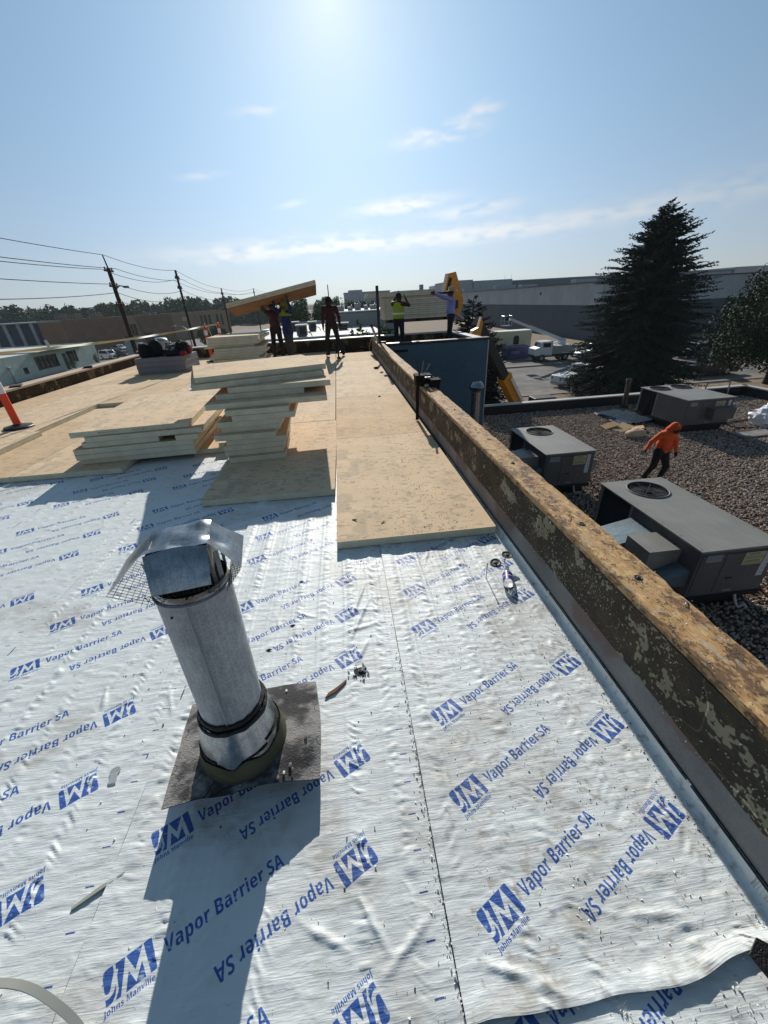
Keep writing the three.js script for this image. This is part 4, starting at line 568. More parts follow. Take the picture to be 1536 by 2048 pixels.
// ---------------------------------------------------------------- the lower gravel roof to the right
struct('gravel_roof_deck', slab([[1.27, 3], [18.9, 3], [18.9, -16.9], [4.4, -16.9], [4.4, -11.98], [1.27, -11.98]], GRAVEL - .02, .3), std({ map: rep(T.dirt, .3), color: 0x8a7a6c, roughness: 1 }));
{ const t = thing('gravel_roof_building', 'lower building under the gravel roof, plain walls', 'building', [0, GROUND, 0]); obj('wall', box3(4.45, 18.8, 0, -GROUND + GRAVEL - .33, -16.85, 2.9), M.conc, t); }
{ const c0 = new THREE.Color(); const spots = [];
  scatter('gravel', 'grey-brown river gravel covering the lower roof', icos, M.stone, 100000, 501, (r) => { let x, z; do { const f = Math.pow(r(), .8); x = 1.35 + r() * 17.4; z = -1.0 - r() * 15.8; } while (x < 4.45 && z < -11.9); return [x, GRAVEL - .012 + r() * .012, z, .016 + .017 * r()]; }, (r, c) => { const k = r(); const b = .15 + .34 * Math.pow(r(), 1.3); return k < .55 ? c.setRGB(b * 1.1, b * .84, b * .66) : k < .85 ? c.setRGB(b * .92, b * .80, b * .70) : c.setRGB(b * 1.25, b * .9, b * .66); });
}
{ const t = thing('gravel_roof_parapet', 'low black parapet with a pale metal edge round the gravel roof', 'parapet wall', [0, GRAVEL, 0]);
  obj('back_wall', box3(4.42, 18.9, -.2, .40, -16.95, -16.75), M.tar, t); obj('side_wall', box3(18.75, 18.95, -.2, .40, -16.74, 3), M.tar, t); for (let i = 0; i < 5; i++) obj('metal_edge', box3(4.42 + i * 2.9, 4.42 + (i + 1) * 2.9 - .006, .402, .45, -17.0, -16.72), M.copingPaint, t); obj('metal_edge', box3(18.72, 18.98, .402, .45, -17.0, 3), M.copingPaint, t); }
// labels of the units: print on flat plates
function plateTex(w, h, draw) { const cv = document.createElement('canvas'); cv.width = w; cv.height = h; const c = cv.getContext('2d'); draw(c, w, h); const t = new THREE.CanvasTexture(cv); t.colorSpace = THREE.SRGBColorSpace; return t; }
const lines = (c, x, y, w, n, dy, seed) => { for (let i = 0; i < n; i++) { let q = x; while (q < x + w) { const l = 4 + 14 * hash(i, q | 0, seed); c.fillRect(q, y + i * dy, Math.min(l, x + w - q), dy * .35); q += l + 4; } } };
M.plWarn = std({ roughness: .5, map: plateTex(256, 160, (c, w, h) => { c.fillStyle = '#b8b089'; c.fillRect(0, 0, w, h); c.fillStyle = '#3a362a'; c.font = 'bold 30px sans-serif'; c.fillText('CAUTION', 40, 34); lines(c, 14, 48, 228, 3, 14, 3); c.fillText('WARNING', 56, 122); lines(c, 14, 132, 228, 2, 12, 4); c.beginPath(); c.moveTo(24, 122); c.lineTo(38, 98); c.lineTo(52, 122); c.fill(); }) });
M.plWhite = std({ roughness: .5, map: plateTex(128, 512, (c, w, h) => { c.fillStyle = '#c9cac8'; c.fillRect(0, 0, w, h); c.fillStyle = '#4b4d50'; for (let k = 0; k < 6; k++) { c.strokeStyle = '#4b4d50'; c.strokeRect(12, 14 + k * 82, 50, 50); lines(c, 68, 18 + k * 82, 50, 4, 12, k); } }) });
M.plGrey = std({ roughness: .5, map: plateTex(256, 128, (c, w, h) => { c.fillStyle = '#96979a'; c.fillRect(0, 0, w, h); c.fillStyle = '#3c3d42'; lines(c, 10, 12, 236, 8, 13, 9); }) });
function fan(parent, x, z, y, r) {
  const f = obj('fan_well', [lathe([[r, .0], [r, -.16], [r * .98, -.22], [0, -.23]], 40).translate(x, y, z)], M.acBlack, parent);
  obj('rim', [xf(new THREE.TorusGeometry(r, .018, 8, 48), [x, y + .006, z], [Math.PI / 2, 0, 0])], M.acDark, f);
  const w = []; for (let k = 1; k <= 7; k++) w.push(xf(new THREE.TorusGeometry(r * k / 7.4, .004, 4, 36), [x, y + .004, z], [Math.PI / 2, 0, 0])); for (let k = 0; k < 4; k++) { const a = k * Math.PI / 4; w.push(rod([x - Math.cos(a) * r, y + .002, z - Math.sin(a) * r], [x + Math.cos(a) * r, y + .002, z + Math.sin(a) * r], .006, .006, 5)); }
  obj('guard', w, M.acBlack, f);
  const bl = []; for (let k = 0; k < 4; k++) { const a = k * Math.PI / 2 + .5, g = new THREE.PlaneGeometry(r * .75, r * .42, 6, 2), p = g.attributes.position; for (let i = 0; i < p.count; i++) p.setZ(i, .05 * Math.sin(p.getY(i) / r * 4)); g.rotateX(-Math.PI / 2 + .4); g.translate(r * .55, 0, 0); g.rotateY(a); g.translate(x, y - .1, z); bl.push(g); }
  obj('blades', bl, M.coil, f); obj('hub', cyl(.08, .08, .1, x, y - .08, z, 16), M.coil, f); return f;
}
function louvre(parent, x0, x1, y0, y1, z, n, axis) { const g = []; for (let i = 0; i < n; i++) { const f = (i + .5) / n; g.push(axis === 'x' ? bx(.03, .012, x1 - x0, z, lerp(y0, y1, f), (x0 + x1) / 2, 0, 0, .5) : bx(x1 - x0, .012, .03, (x0 + x1) / 2, lerp(y0, y1, f), z, .5)); } return obj('coil_grille', g, M.coil, parent); }
function rooftopUnit(label, x0, x1, z0, z1, kind) {       // z0 far, z1 near; top at GRAVEL + 1.2
  const t = thing('rooftop_unit', label, 'rooftop air conditioner', [(x0 + x1) / 2, GRAVEL, (z0 + z1) / 2]), w = (x1 - x0) / 2, d = (z1 - z0) / 2, yb = .26, yt = 1.17;
  obj('curb', box3(-w + .08, w - .08, -.01, yb - .03, -d + .1, d - .1), M.acBlack, t); obj('base_rail', [box3(-w - .01, w + .01, yb - .06, yb + .03, d - .05, d + .015), box3(-w - .01, w + .01, yb - .06, yb + .03, -d - .015, -d + .05), box3(-w - .012, -w + .04, yb - .06, yb + .03, -d + .05, d - .05), box3(w - .04, w + .012, yb - .06, yb + .03, -d + .05, d - .05)], M.acBlack, t);
  const seam = -d + (kind === 3 ? .95 : 1.0);
  obj('cabinet', [box3(-w, w, yb, yt - .012, seam, d)], M.acDark, t); obj('condenser_section', [box3(-w + .05, w - .05, yb, yt - .01, -d + .05, seam)], M.coil, t);
  louvre(t, -d + .08, seam - .06, yb + .05, yt - .05, -w + .03, 26, 'x'); louvre(t, -d + .08, seam - .06, yb + .05, yt - .05, w - .03, 26, 'x'); louvre(t, -w + .06, w - .06, yb + .05, yt - .05, -d + .03, 26, 'z');
  obj('corner_posts', [box3(-w, -w + .07, yb, yt, -d, -d + .07), box3(w - .07, w, yb, yt, -d, -d + .07), box3(-w, -w + .07, yb, yt, seam - .06, seam), box3(w - .07, w, yb, yt, seam - .06, seam)], M.acPaint, t);
  // top panels, with round openings over the fans
  const panel = (xa, xb, za, zb, holes) => { const s = new THREE.Shape([[xa, -zb], [xb, -zb], [xb, -za], [xa, -za]].map(p => new THREE.Vector2(...p))); for (const [hx, hz, hr] of holes) { const h = new THREE.Path(); h.absarc(hx, -hz, hr, 0, Math.PI * 2, true); s.holes.push(h); } const g = new THREE.ExtrudeGeometry(s, { depth: .026, bevelEnabled: true, bevelSize: .006, bevelThickness: .004, bevelSegments: 2, curveSegments: 24 }); g.rotateX(-Math.PI / 2); g.translate(0, yt, 0); return metric(g); };
  const fans = kind === 3 ? [[-w * .5, -d + .46, .38], [w * .5, -d + .46, .38]] : [[0, -d + .48, .37]];
  obj('top_panel', panel(-w - .02, w + .02, -d - .02, seam - .004, fans), M.acPaint, t); obj('top_panel', panel(-w - .02, w + .02, seam + .004, d + .02, []), M.acPaint, t);
  for (const [fx, fz, fr] of fans) fan(t, fx, fz, yt + .028, fr);
  // access panel seams, handles, plates on the near face
  obj('access_panel', [rbx(w * 2 - .08, yt - yb - .12, .012, .004, 0, (yt + yb) / 2, d + .005)], M.acDark, t); obj('panel_seam', [box3(-w * .34, -w * .34 + .008, yb + .08, yt - .08, d + .0105, d + .0135), box3(-w + .05, w - .05, yt - .075, yt - .068, d + .0105, d + .0135)], M.acBlack, t); { const q = []; for (const y of [yb + .12, (yb + yt) / 2, yt - .1]) for (const x of [-w + .07, -w * .34 - .03, -w * .34 + .04, w - .07]) q.push(cyl(.009, .009, .006, x, y, d + .014, 8, Math.PI / 2)); for (let k = 0; k < 7; k++) for (const s of [-1, 1]) q.push(cyl(.008, .008, .006, s * (w - .02), yt + .033, lerp(-d + .05, d - .05, k / 6), 8)); obj('screws', q, M.steel, t); } obj('handle', [rbx(.12, .022, .02, .006, -.02, .62, d + .018)], M.coil, t);
  const plate = (name, mat, x, y, ww, hh) => { const g = new THREE.PlaneGeometry(ww, hh); g.translate(x, y, d + .0145); obj(name, g, mat, t); };
  plate('rating_plate', M.plGrey, -w + .24, yt - .13, .26, .13); plate('warning_plate', M.plWarn, w * .42, yt - .2, .36, .24); plate('instruction_plate', M.plWhite, w - .16, yt - .32, .11, .5); plate('brand_plate', M.plGrey, .05, yb + .1, .16, .04);
  if (kind !== 3) { // economizer hoods on the parapet side: a boxed hood and two sheet-metal wings
    obj('hood_box', box3(-w - .56, -w - .004, .35, 1.02, .28, .82).translate(0, 0, d - 1.15), M.acPaint, t);
    const wing = (za, zb, ya, yb2, out) => [quad([-w - .02, ya, za], [-w - .02, ya, zb], [-w - out, yb2, zb], [-w - out, yb2, za]), quad([-w - .02, ya - .004, za], [-w - .02, ya - .004, zb], [-w - out, yb2 - .004, zb], [-w - out, yb2 - .004, za]), quad([-w - .02, ya, za], [-w - out, yb2, za], [-w - out, yb2 - .12, za], [-w - .02, ya - .3, za]), quad([-w - .02, ya, zb], [-w - out, yb2, zb], [-w - out, yb2 - .12, zb], [-w - .02, ya - .3, zb])];
    obj('intake_hood', wing(-d + 1.05, d - .9, .96, .80, .75), M.sheet, t); obj('intake_hood', wing(d - .31, d - .05, .78, .62, .5), M.sheet, t);
    obj('disconnect_box', rbx(.14, .3, .2, .01, w + .07, .75, d - .18), M.sheet, t); obj('conduit', tube([[w + .07, .6, d - .18], [w + .09, .3, d - .1], [w + .3, .06, d + .1], [w + 1.3, .03, d + .6]], .018, 24, 6), M.blackPlastic, t);
    obj('drain_trap', tube([[w * .35, yb - .01, d + .02], [w * .35, .14, d + .08], [w * .42, .06, d + .12], [w * .5, .12, d + .14], [w * .58, .05, d + .16]], .022, 30, 8), std({ color: 0xb8b6ae, roughness: .5 }), t);
  } else { obj('intake_hood', [box3(-w * .05, w * .86, .5, .9, d + .002, d + .30)], M.acDark, t); obj('hood_top', quad([-w * .07, .905, d + .0], [w * .88, .905, d], [w * .88, .88, d + .34], [-w * .07, .88, d + .34]), M.acPaint, t); obj('side_shade', [bar([-w - .01, .3, -d + .6], [-w - .25, .32, -d + .6], .02, .03), quad([-w - .01, .95, -d + .7], [-w - .01, .25, -d + .7], [-w - .28, .25, -d + .7], [-w - .01, .95, -d + .7])], M.acBlack, t); obj('conduit', tube([[w + .05, .5, d - .3], [w + .12, .2, d - .1], [w + .5, .05, d], [w + 4, .04, d + .2]], .022, 24, 6), M.blackPlastic, t); obj('disconnect_box', rbx(.14, .34, .2, .01, w + .07, .75, d - .1), M.sheet, t); }
  return t;
}
rooftopUnit('grey rooftop unit close to the wood-capped parapet with one large fan', 5.2, 6.52, -6.86, -4.31, 1);
rooftopUnit('grey one-fan rooftop unit standing nearer the blue wall and galvanized pipe', 4.9, 6.2, -10.95, -8.7, 2);
rooftopUnit('wide grey rooftop unit with two fans behind the man in orange', 11.95, 13.72, -14.85, -12.45, 3);
for (const [x, z, w, d, a, l] of [[7.6, -3.5, 1.4, .8, .1, 'concrete paver slab beside the near rooftop unit'], [6.6, -3.0, 1.2, .5, .0, 'dark paver slab in front of the near rooftop unit'], [14.2, -11.7, 1.4, .5, .06, 'pale paver slab beside the two-fan rooftop unit']]) { const o = obj('paver_slab', metric(new RoundedBoxGeometry(w, .05, d, 2, .008)), M.conc); o.position.set(x, GRAVEL + .035, z); o.rotation.y = a; tag(o, l, 'paver'); }
{ const t = thing('galvanized_flue', 'tall shiny galvanized flue with a faceted cap before the blue wall', 'flue', [3.62, GRAVEL, -10.6]); obj('pipe', lathe([[.13, 0], [.13, 2.5]], 32), M.galvShiny, t); obj('seam', rod([0, .1, .131], [0, 2.5, .131], .004, .004, 6), M.galv, t); obj('cap', [lathe([[.15, 2.48], [.215, 2.58], [.215, 2.6], [.13, 2.72], [0, 2.73]], 8)], M.galvShiny, t); obj('skirt', lathe([[.13, 2.46], [.15, 2.5]], 24), M.galv, t); }
{ const t = thing('white_vent_box', 'small white curled vent box at the foot of the blue wall', 'vent box', [4.25, GRAVEL, -10.75], .3); obj('box', rbx(.28, .3, .3, .03, 0, .45, 0), std({ color: 0xc9c9c5, roughness: .6 }), t); obj('stand', rbx(.12, .3, .12, .01, 0, .15, 0), M.sheet, t); obj('hose', tube([[0, .35, .15], [-.05, .1, .25], [.2, .04, .35], [.5, .03, .2]], .02, 20, 6), M.blackPlastic, t); }
{ const t = thing('roof_stack_pipe', 'peeling white and grey stack pipe leaning by the two-fan rooftop unit', 'stack pipe', [12.5, GRAVEL, -16.3]); t.rotation.z = .05; obj('pipe', lathe([[.1, 0], [.1, 1.15], [.115, 1.16], [.115, 1.24], [.09, 1.24]], 20), std({ map: rep(T.stucco, 2, 1), color: 0xffffff, roughness: .8, side: THREE.DoubleSide }), t); obj('collar', lathe([[.2, .0], [.12, .14]], 20), M.tar, t); }
{ // sheet metal deck panels and cardboard lying on the gravel
  const t = thing('metal_deck_panels', 'bundle of shiny ribbed metal panels lying on the gravel', 'metal panels', [11.35, GRAVEL, -14.9], .12); for (let k = 0; k < 4; k++) { const s = []; let x = -.5; while (x < .5) { s.push([x, 0], [x + .05, 0], [x + .065, .03], [x + .115, .03], [x + .13, 0]); x += .15; } const shp = [...s, ...s.slice().reverse().map(([a, b]) => [a, b - .004])]; obj('panel', extr(shp, 1.8).rotateY(.1 * k - .15).translate(-.05 * k, .03 + .035 * k, -.9 + .1 * k), M.galvShiny, t); }
  obj('pipe_length', rod([-.9, .1, .2], [1.3, .12, .9], .02, .02, 8), M.blackPlastic, t);
  const c = std({ color: 0xa88a64, roughness: .95, side: THREE.DoubleSide }); const t2 = thing('cardboard_box', 'flattened torn cardboard box on the gravel behind the man in orange', 'cardboard box', [10.5, GRAVEL, -13.5], .4); for (const [x, y, z, w, d, rx, ry, rz] of [[0, .05, 0, .8, .5, .1, 0, .12], [.3, .09, .4, .6, .4, -.2, .6, -.1], [-.25, .1, -.35, .6, .35, .15, -.3, .2]]) obj('flap', bx(w, .012, d, x, y, z, rx, ry, rz), c, t2);
  const t3 = thing('cement_bag', 'white paper bag slumped by the flattened cardboard', 'bag', [10.35, GRAVEL, -12.55], .2); const g = new THREE.SphereGeometry(1, 20, 14), p = g.attributes.position; for (let i = 0; i < p.count; i++) { const x = p.getX(i), y = p.getY(i), z = p.getZ(i), k = .85 + .3 * fbm(x * 2 + 4, y * 2 + z * 2, 511, 3); p.setXYZ(i, Math.sign(x) * Math.pow(Math.abs(x), .6) * .36 * k, Math.max(-.01, y * .16 * k + .11), Math.sign(z) * Math.pow(Math.abs(z), .6) * .2 * k); } g.computeVertexNormals(); obj('sack', g, std({ color: 0xb9a58a, roughness: .9 }), t3); obj('red_print', bx(.3, .004, .1, 0, .265, 0, .05), std({ color: 0x8c4434, roughness: .9 }), t3);
  const t4 = thing('white_tarp_bundle', 'crumpled white plastic bundle on the gravel past the two-fan unit', 'tarp', [15.75, GRAVEL, -12.55]); const g4 = new THREE.IcosahedronGeometry(1, 5), p4 = g4.attributes.position; for (let i = 0; i < p4.count; i++) { const x = p4.getX(i), y = p4.getY(i), z = p4.getZ(i), k = .6 + .9 * Math.abs(fbm(x * 2.3 + 8, y * 2.3 + z * 1.9, 512, 4) - .3); p4.setXYZ(i, x * .75 * k, Math.max(-.02, y * .6 * k + .25), z * .8 * k); } g4.computeVertexNormals(); obj('folds', g4, std({ color: 0xd9dbdf, roughness: .5, side: THREE.DoubleSide }), t4); }
{ const t = thing('roof_ladder_rail', 'bare metal rail frame at the corner of the gravel roof parapet', 'rail', [17.6, GRAVEL, -16.4]); obj('post', rod([0, 0, 0], [0, .75, -.1], .03, .03, 8), M.steel, t); obj('post', rod([-1.0, .2, -.3], [-1.0, .72, -.2], .03, .03, 8), M.steel, t); obj('top_rail', rod([-1.05, .72, -.2], [.05, .75, -.1], .03, .03, 8), M.steel, t); }
for (const [pts, l] of [[[[6.5, .03, -4.0], [8, .03, -5.2], [10, .03, -6.5], [13, .03, -7], [17, .03, -7.4]], 'black conduit snaking over the gravel past the near rooftop unit'], [[[13.9, .05, -12.9], [15.2, .04, -13.2], [18.6, .04, -13.1]], 'black pipe running from the two-fan unit to the roof edge'], [[[6.3, .03, -8.4], [6.6, .03, -7.5], [6.3, .03, -6.9]], 'black conduit between the two one-fan rooftop units']]) { const o = obj('roof_conduit', tube(pts, .03, 50, 8), M.blackPlastic); o.position.y = GRAVEL; tag(o, l, 'conduit'); }

// ---------------------------------------------------------------- ground, street, kerbs
struct('ground', slab([[-500, 60], [400, 60], [400, -900], [-500, -900]], GROUND - .02, 1), M.dirt);
struct('street', box3(6, 160, GROUND - .1, GROUND, -48, -35), M.asphalt);
struct('yard_paving', box3(6, 44, GROUND - .1, GROUND + .02, -66, -49.6), M.asphalt2);
struct('lot_paving', box3(-140, -9, GROUND - .1, GROUND, -190, 10), M.asphalt);
struct('side_road', box3(-9, 4, GROUND - .1, GROUND + .004, -300, -16), M.asphalt2);
struct('near_sidewalk', [box3(8, 22.5, GROUND - .1, GROUND + .12, -34.9, -33), box3(27, 160, GROUND - .1, GROUND + .12, -34.9, -33)], M.pave);
struct('far_sidewalk', box3(8, 160, GROUND - .1, GROUND + .12, -49.6, -48.05), M.pave);
struct('planting_strip', box3(17, 60, GROUND - .1, GROUND + .06, -32.98, -20), M.dirt);
struct('lawn', box3(-47.2, -38, GROUND - .1, GROUND + .05, -96, -40), M.grass);
struct('drive_apron', box3(5, 17, GROUND - .1, GROUND + .05, -32.98, -17.2), M.pave);

// ---------------------------------------------------------------- vegetation
function facesGeo(n, fill) { const P = [], C = [], N = []; fill((a, b, c, d, col) => { P.push(...a, ...b, ...c, ...a, ...c, ...d); for (let i = 0; i < 6; i++) C.push(...col); }); const g = new THREE.BufferGeometry(); g.setAttribute('position', new THREE.Float32BufferAttribute(P, 3)); g.setAttribute('color', new THREE.Float32BufferAttribute(C, 3)); g.computeVertexNormals(); return g; }
function crownGeo(blobs, n, s, seed, tone = [1, 1, 1]) {       // blobs: [x,y,z,rx,ry,rz]; leaves spread through the volume in clumps
  const r = rng(seed), vol = blobs.map(b => b[3] * b[4] * b[5]), tot = vol.reduce((a, b) => a + b, 0);
  return facesGeo(n, put => { for (let i = 0; i < n; i++) { let k = r() * tot, b = 0; while (k > vol[b] && b < blobs.length - 1) k -= vol[b++]; const B = blobs[b]; let v, f; do { v = V(r() * 2 - 1, r() * 2 - 1, r() * 2 - 1); f = v.length(); } while (f > 1 || f < .35 * r()); const clump = fbm(v.x * 2.6 + seed + b * 3, v.y * 2.6 + v.z * 2.2 + b, 601, 3); if (clump < .36 + .12 * f) continue; const q = 1 + .25 * (fbm(v.x * 3 + b, v.z * 3 + v.y, 602, 2) - .5); const c = [B[0] + v.x * B[3] * q, B[1] + v.y * B[4] * q, B[2] + v.z * B[5] * q]; const e = V(r() - .5, r() - .5, r() - .5).normalize(), g = V(r() - .5, r() - .5, r() - .5).cross(e).normalize(), L = s * (.6 + .8 * r()), W = L * .55, t = .65 + .7 * r(); e.multiplyScalar(L); g.multiplyScalar(W); put([c[0] - e.x, c[1] - e.y, c[2] - e.z], [c[0] + g.x, c[1] + g.y, c[2] + g.z], [c[0] + e.x, c[1] + e.y, c[2] + e.z], [c[0] - g.x, c[1] - g.y, c[2] - g.z], [tone[0] * t, tone[1] * t * (.95 + .1 * r()), tone[2] * t]); } });
}
function trunkGeo(h, r0, limbs, seed) { const r = rng(seed), g = [rod([0, 0, 0], [.04 * h * (r() - .5), h * .6, 0], r0, r0 * .6, 9)]; for (let i = 0; i < limbs; i++) { const a = r() * 6.3, y = h * (.25 + .35 * r()), L = h * (.25 + .2 * r()); g.push(rod([0, y, 0], [Math.cos(a) * L * .7, y + L * .7, Math.sin(a) * L * .7], r0 * .45, r0 * .12, 6)); } return g; }
function broadTree(name, label, p, blobs, n, s, seed, tone, group) { const t = thing(name, label, 'tree', p, 0, group), top = Math.max(...blobs.map(b => b[1] + b[4])); obj('trunk', trunkGeo(top * .85, top * .028, 7, seed), M.bark, t); obj('crown', crownGeo(blobs, n, s, seed, tone), M.leaf, t); return t; }
function coniferTree(name, label, p, h, prof, nb, s, seed, group) {      // prof(distance below the top) gives the crown's radius; s is the length of a spray
  const t = thing(name, label, 'tree', p, 0, group), r = rng(seed), limbs = []; obj('trunk', [rod([0, 0, 0], [0, h * .98, 0], h * .018, .02, 9)], M.bark, t);
  const g = facesGeo(0, put => { for (let i = 0; i < nb; i++) {
    const f = 1 - Math.pow((i + r()) / nb, .62), y0 = h * (.05 + .945 * f), d = h - y0, a = i * 2.399 + r() * .9, L = Math.max(.12, prof(d) * (.62 + .42 * Math.sqrt(r()))), up = lerp(-.12, .6, f * f) + .25 * (r() - .5), sag = .35 * (1 - f) + .1 * r(), steps = Math.max(3, Math.round(L / (s * .42)));
    const at = q => V(Math.cos(a) * L * q, y0 + L * (up * q - sag * q * q + .30 * (1 - f) * q * q * q), Math.sin(a) * L * q), e1 = at(.95); limbs.push(rod([0, y0, 0], at(.5).toArray(), .03 * (1 - f) + .012, .012, 4), rod(at(.5).toArray(), e1.toArray(), .012, .004, 3));
    for (let k = 1; k <= steps; k++) { const q = k / steps, c = at(q), c0 = at(q - .5 / steps), fwd = c.clone().sub(c0).normalize(), side = V(-Math.sin(a), 0, Math.cos(a)); const wl = s * (.35 + 1.1 * (1 - q)) * (.6 + .5 * Math.min(1, L));
      for (let m = 0; m < 5; m++) { const sd = m < 4 ? (m % 2 ? 1 : -1) * (.55 + .5 * r()) : 0, dir = fwd.clone().multiplyScalar(1 - Math.abs(sd) * .35).addScaledVector(side, sd).add(V(0, (r() - .6) * 1.1, 0)).normalize(), len = wl * (.6 + .7 * r()), w = V(r() - .5, r() - .5, r() - .5).cross(dir).normalize().multiplyScalar(len * .10 + .012), tt = .65 + .6 * r(), o = c0.clone().lerp(c, r()), col = [.9 * tt, tt, 1.02 * tt], m1 = o.clone().addScaledVector(dir, len * .45), e = o.clone().addScaledVector(dir, len);
        put(o.toArray(), m1.clone().add(w).toArray(), e.toArray(), m1.clone().sub(w).toArray(), col); if (m < 3) { const w2 = w.clone().cross(dir); put(o.toArray(), m1.clone().add(w2).toArray(), e.toArray(), m1.clone().sub(w2).toArray(), col); } } } } });
  obj('limbs', limbs, M.bark, t); obj('crown', g, M.needle, t); return t;
}
coniferTree('spruce_tree', 'tall dark blue-green spruce standing between the gravel roof and the street', [23.9, GROUND, -31.5], 13.3, d => 5.3 * (1 - Math.exp(-Math.pow(d, 1.2) / 5.2)) + .08, 640, .46, 611);
coniferTree('juniper_tree', 'narrow dark conifer behind the end of the blue wall and the yellow boom', [6.9, GROUND, -21.5], 8.1, d => 1.7 * (1 - Math.exp(-d / 1.6)) + .08, 240, .3, 612);
coniferTree('juniper_tree', 'ragged dark conifer at the foot of the yellow boom', [8.9, GROUND, -24.5], 6.4, d => 1.8 * (1 - Math.exp(-d / 1.6)) + .08, 200, .3, 613);
broadTree('broadleaf_tree', 'spreading dark broadleaf tree over the parked black pickup', [36.5, GROUND, -31], [[0, 5.4, 0, 5.2, 3.4, 4.6], [-3.8, 4.4, .5, 3.4, 2.6, 3], [3.5, 5.5, 0, 4, 3, 3.5], [-1, 7.3, 0, 3.2, 2.2, 3], [-4.8, 3.0, .4, 2.4, 1.5, 2.2], [1.0, 3.2, 1.5, 5.2, 2.2, 3.2]], 62000, .11, 621, [.3, .36, .26]);
broadTree('broadleaf_tree', 'dark round tree beyond the white roof behind the carried boards', [-6.2, GROUND, -83], [[0, 5.6, 0, 3.6, 3.6, 3], [3.0, 5.2, 0, 3, 3, 3], [-3.4, 5.2, 0, 2.8, 3, 3]], 22000, .17, 622, [.8, 1, .8]);
broadTree('broadleaf_tree', 'green tree behind the grey corrugated shed and the walking man', [1.2, GROUND, -92], [[0, 5.5, 0, 3.4, 3.8, 3], [4.2, 5.0, 0, 3, 3.2, 3], [-3.5, 6.2, 0, 2.8, 3.2, 3]], 22000, .17, 623, [1, 1.15, .9]);
broadTree('shrub_tree', 'dark rounded tree before the tan end of the brown building', [-31, GROUND, -108], [[0, 2.6, 0, 3.4, 2.4, 3]], 8000, .17, 624, [.7, .85, .7]);
for (const [x, z, h, s, l] of [[.9, -18.2, 1, 631, 'taller dark spiky shrub above the far parapet by the walking man'], [2.1, -18.4, .8, 632, 'shorter dark spiky shrub above the far parapet by the black post']]) { const t = thing('juniper_shrub', l, 'shrub', [x, -1.2, z], 0, 'spiky shrubs behind the far parapet'); obj('stem', rod([0, -5.3, 0], [0, 1.5, 0], .06, .02, 6), M.bark, t); obj('foliage', crownGeo([[0, 1.0, 0, .5, 1.1 * h, .5], [.3, .6, 0, .5, .8, .4]], 1500, .09, s, [.6, .75, .6]), M.leaf, t); }
{ // far wood on the horizon: one mass
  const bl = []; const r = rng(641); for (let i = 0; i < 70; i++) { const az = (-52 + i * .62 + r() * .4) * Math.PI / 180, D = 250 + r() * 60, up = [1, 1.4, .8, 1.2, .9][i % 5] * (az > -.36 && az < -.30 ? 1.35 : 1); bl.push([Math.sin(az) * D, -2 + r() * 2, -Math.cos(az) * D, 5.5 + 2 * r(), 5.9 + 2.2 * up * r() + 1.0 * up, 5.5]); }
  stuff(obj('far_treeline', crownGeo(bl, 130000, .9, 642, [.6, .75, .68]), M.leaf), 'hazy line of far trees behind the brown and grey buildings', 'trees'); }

// ---------------------------------------------------------------- buildings
{ const t = thing('grey_warehouse', 'long warehouse with a pale upper band and slate lower walls behind the spruce', 'warehouse', [43.7, GROUND, -68.6]);
  const top = 8.95, band = 5.55, L = 100, W = 70; obj('inner_mass', box3(.12, W, 0, top - .4, -L, -.12), M.slate, t);
  for (let i = 0; i < 10; i++) { const z1 = -i * 10 - .02, z0 = -(i + 1) * 10 + .02; obj('upper_panel', box3(0, .118, band, top - .02, z0, z1), M.paleGrey, t); obj('lower_panel', box3(-.02, .116, 0, band - .01, z0, z1), M.slate, t); }
  for (let i = 0; i < 7; i++) { const x0 = i * 10 + .02 + (i ? 0 : .12), x1 = (i + 1) * 10 - .02; obj('upper_panel', box3(x0, x1, band, top - .02, -.118, 0), M.paleGrey, t); obj('lower_panel', box3(x0, x1, 0, band - .01, -.116, .02), M.slate, t); }
  obj('roof_trim', [box3(-.15, .3, top - .02, top + .16, -L, .15), box3(.3, W, top - .02, top + .16, -.3, .15)], M.darkFrame, t); obj('wall_vent', box3(-.1, 0, 7.4, 7.9, -22, -21.6), M.acBlack, t);
  for (const [x, z, w, h] of [[6, -58, 6, 1.1], [5, -40, 4, .7], [4, -80, 8, .9], [14, -30, 5, 1], [22, -18, 9, .9], [40, -26, 12, .8]]) obj('roof_unit', rbx(w, h, 2.2, .05, x, top + .1 + h / 2, z), M.paleGrey, t);
  for (const [x, z] of [[9, -66], [11, -66], [26, -40], [38, -44]]) obj('antenna', rod([x, top, z], [x + .1, top + 4.2, z], .05, .03, 5), M.steel, t); }
{ const t = thing('tall_warehouse', 'long grey-blue building rising just behind the grey warehouse roof', 'warehouse', [50, GROUND, -176]); obj('main_wall', box3(6, 260, 0, 12.3, -30, 0), M.slateRoof, t); obj('end_block', box3(-3, 5.9, 0, 13.6, -30, -.4), M.paleGrey, t); obj('end_block', box3(6.1, 22, 0, 13.1, -29, .6), M.paleGrey, t); obj('end_block', box3(120, 150, 0, 13, -29, .6), M.paleGrey, t); for (let i = 0; i < 6; i++) obj('high_window', box3(-1.5 + i * 1.1, -.7 + i * 1.1, 9, 10.2, -.4, -.34), M.glass, t); obj('parapet_edge', box3(22.1, 119.9, 12.3, 12.6, -29, .1), M.paleGrey, t); for (const x of [70, 160, 200]) obj('wall_lamp', rbx(.6, .6, .6, .1, x, 11.4, .3), M.paleGrey, t); }
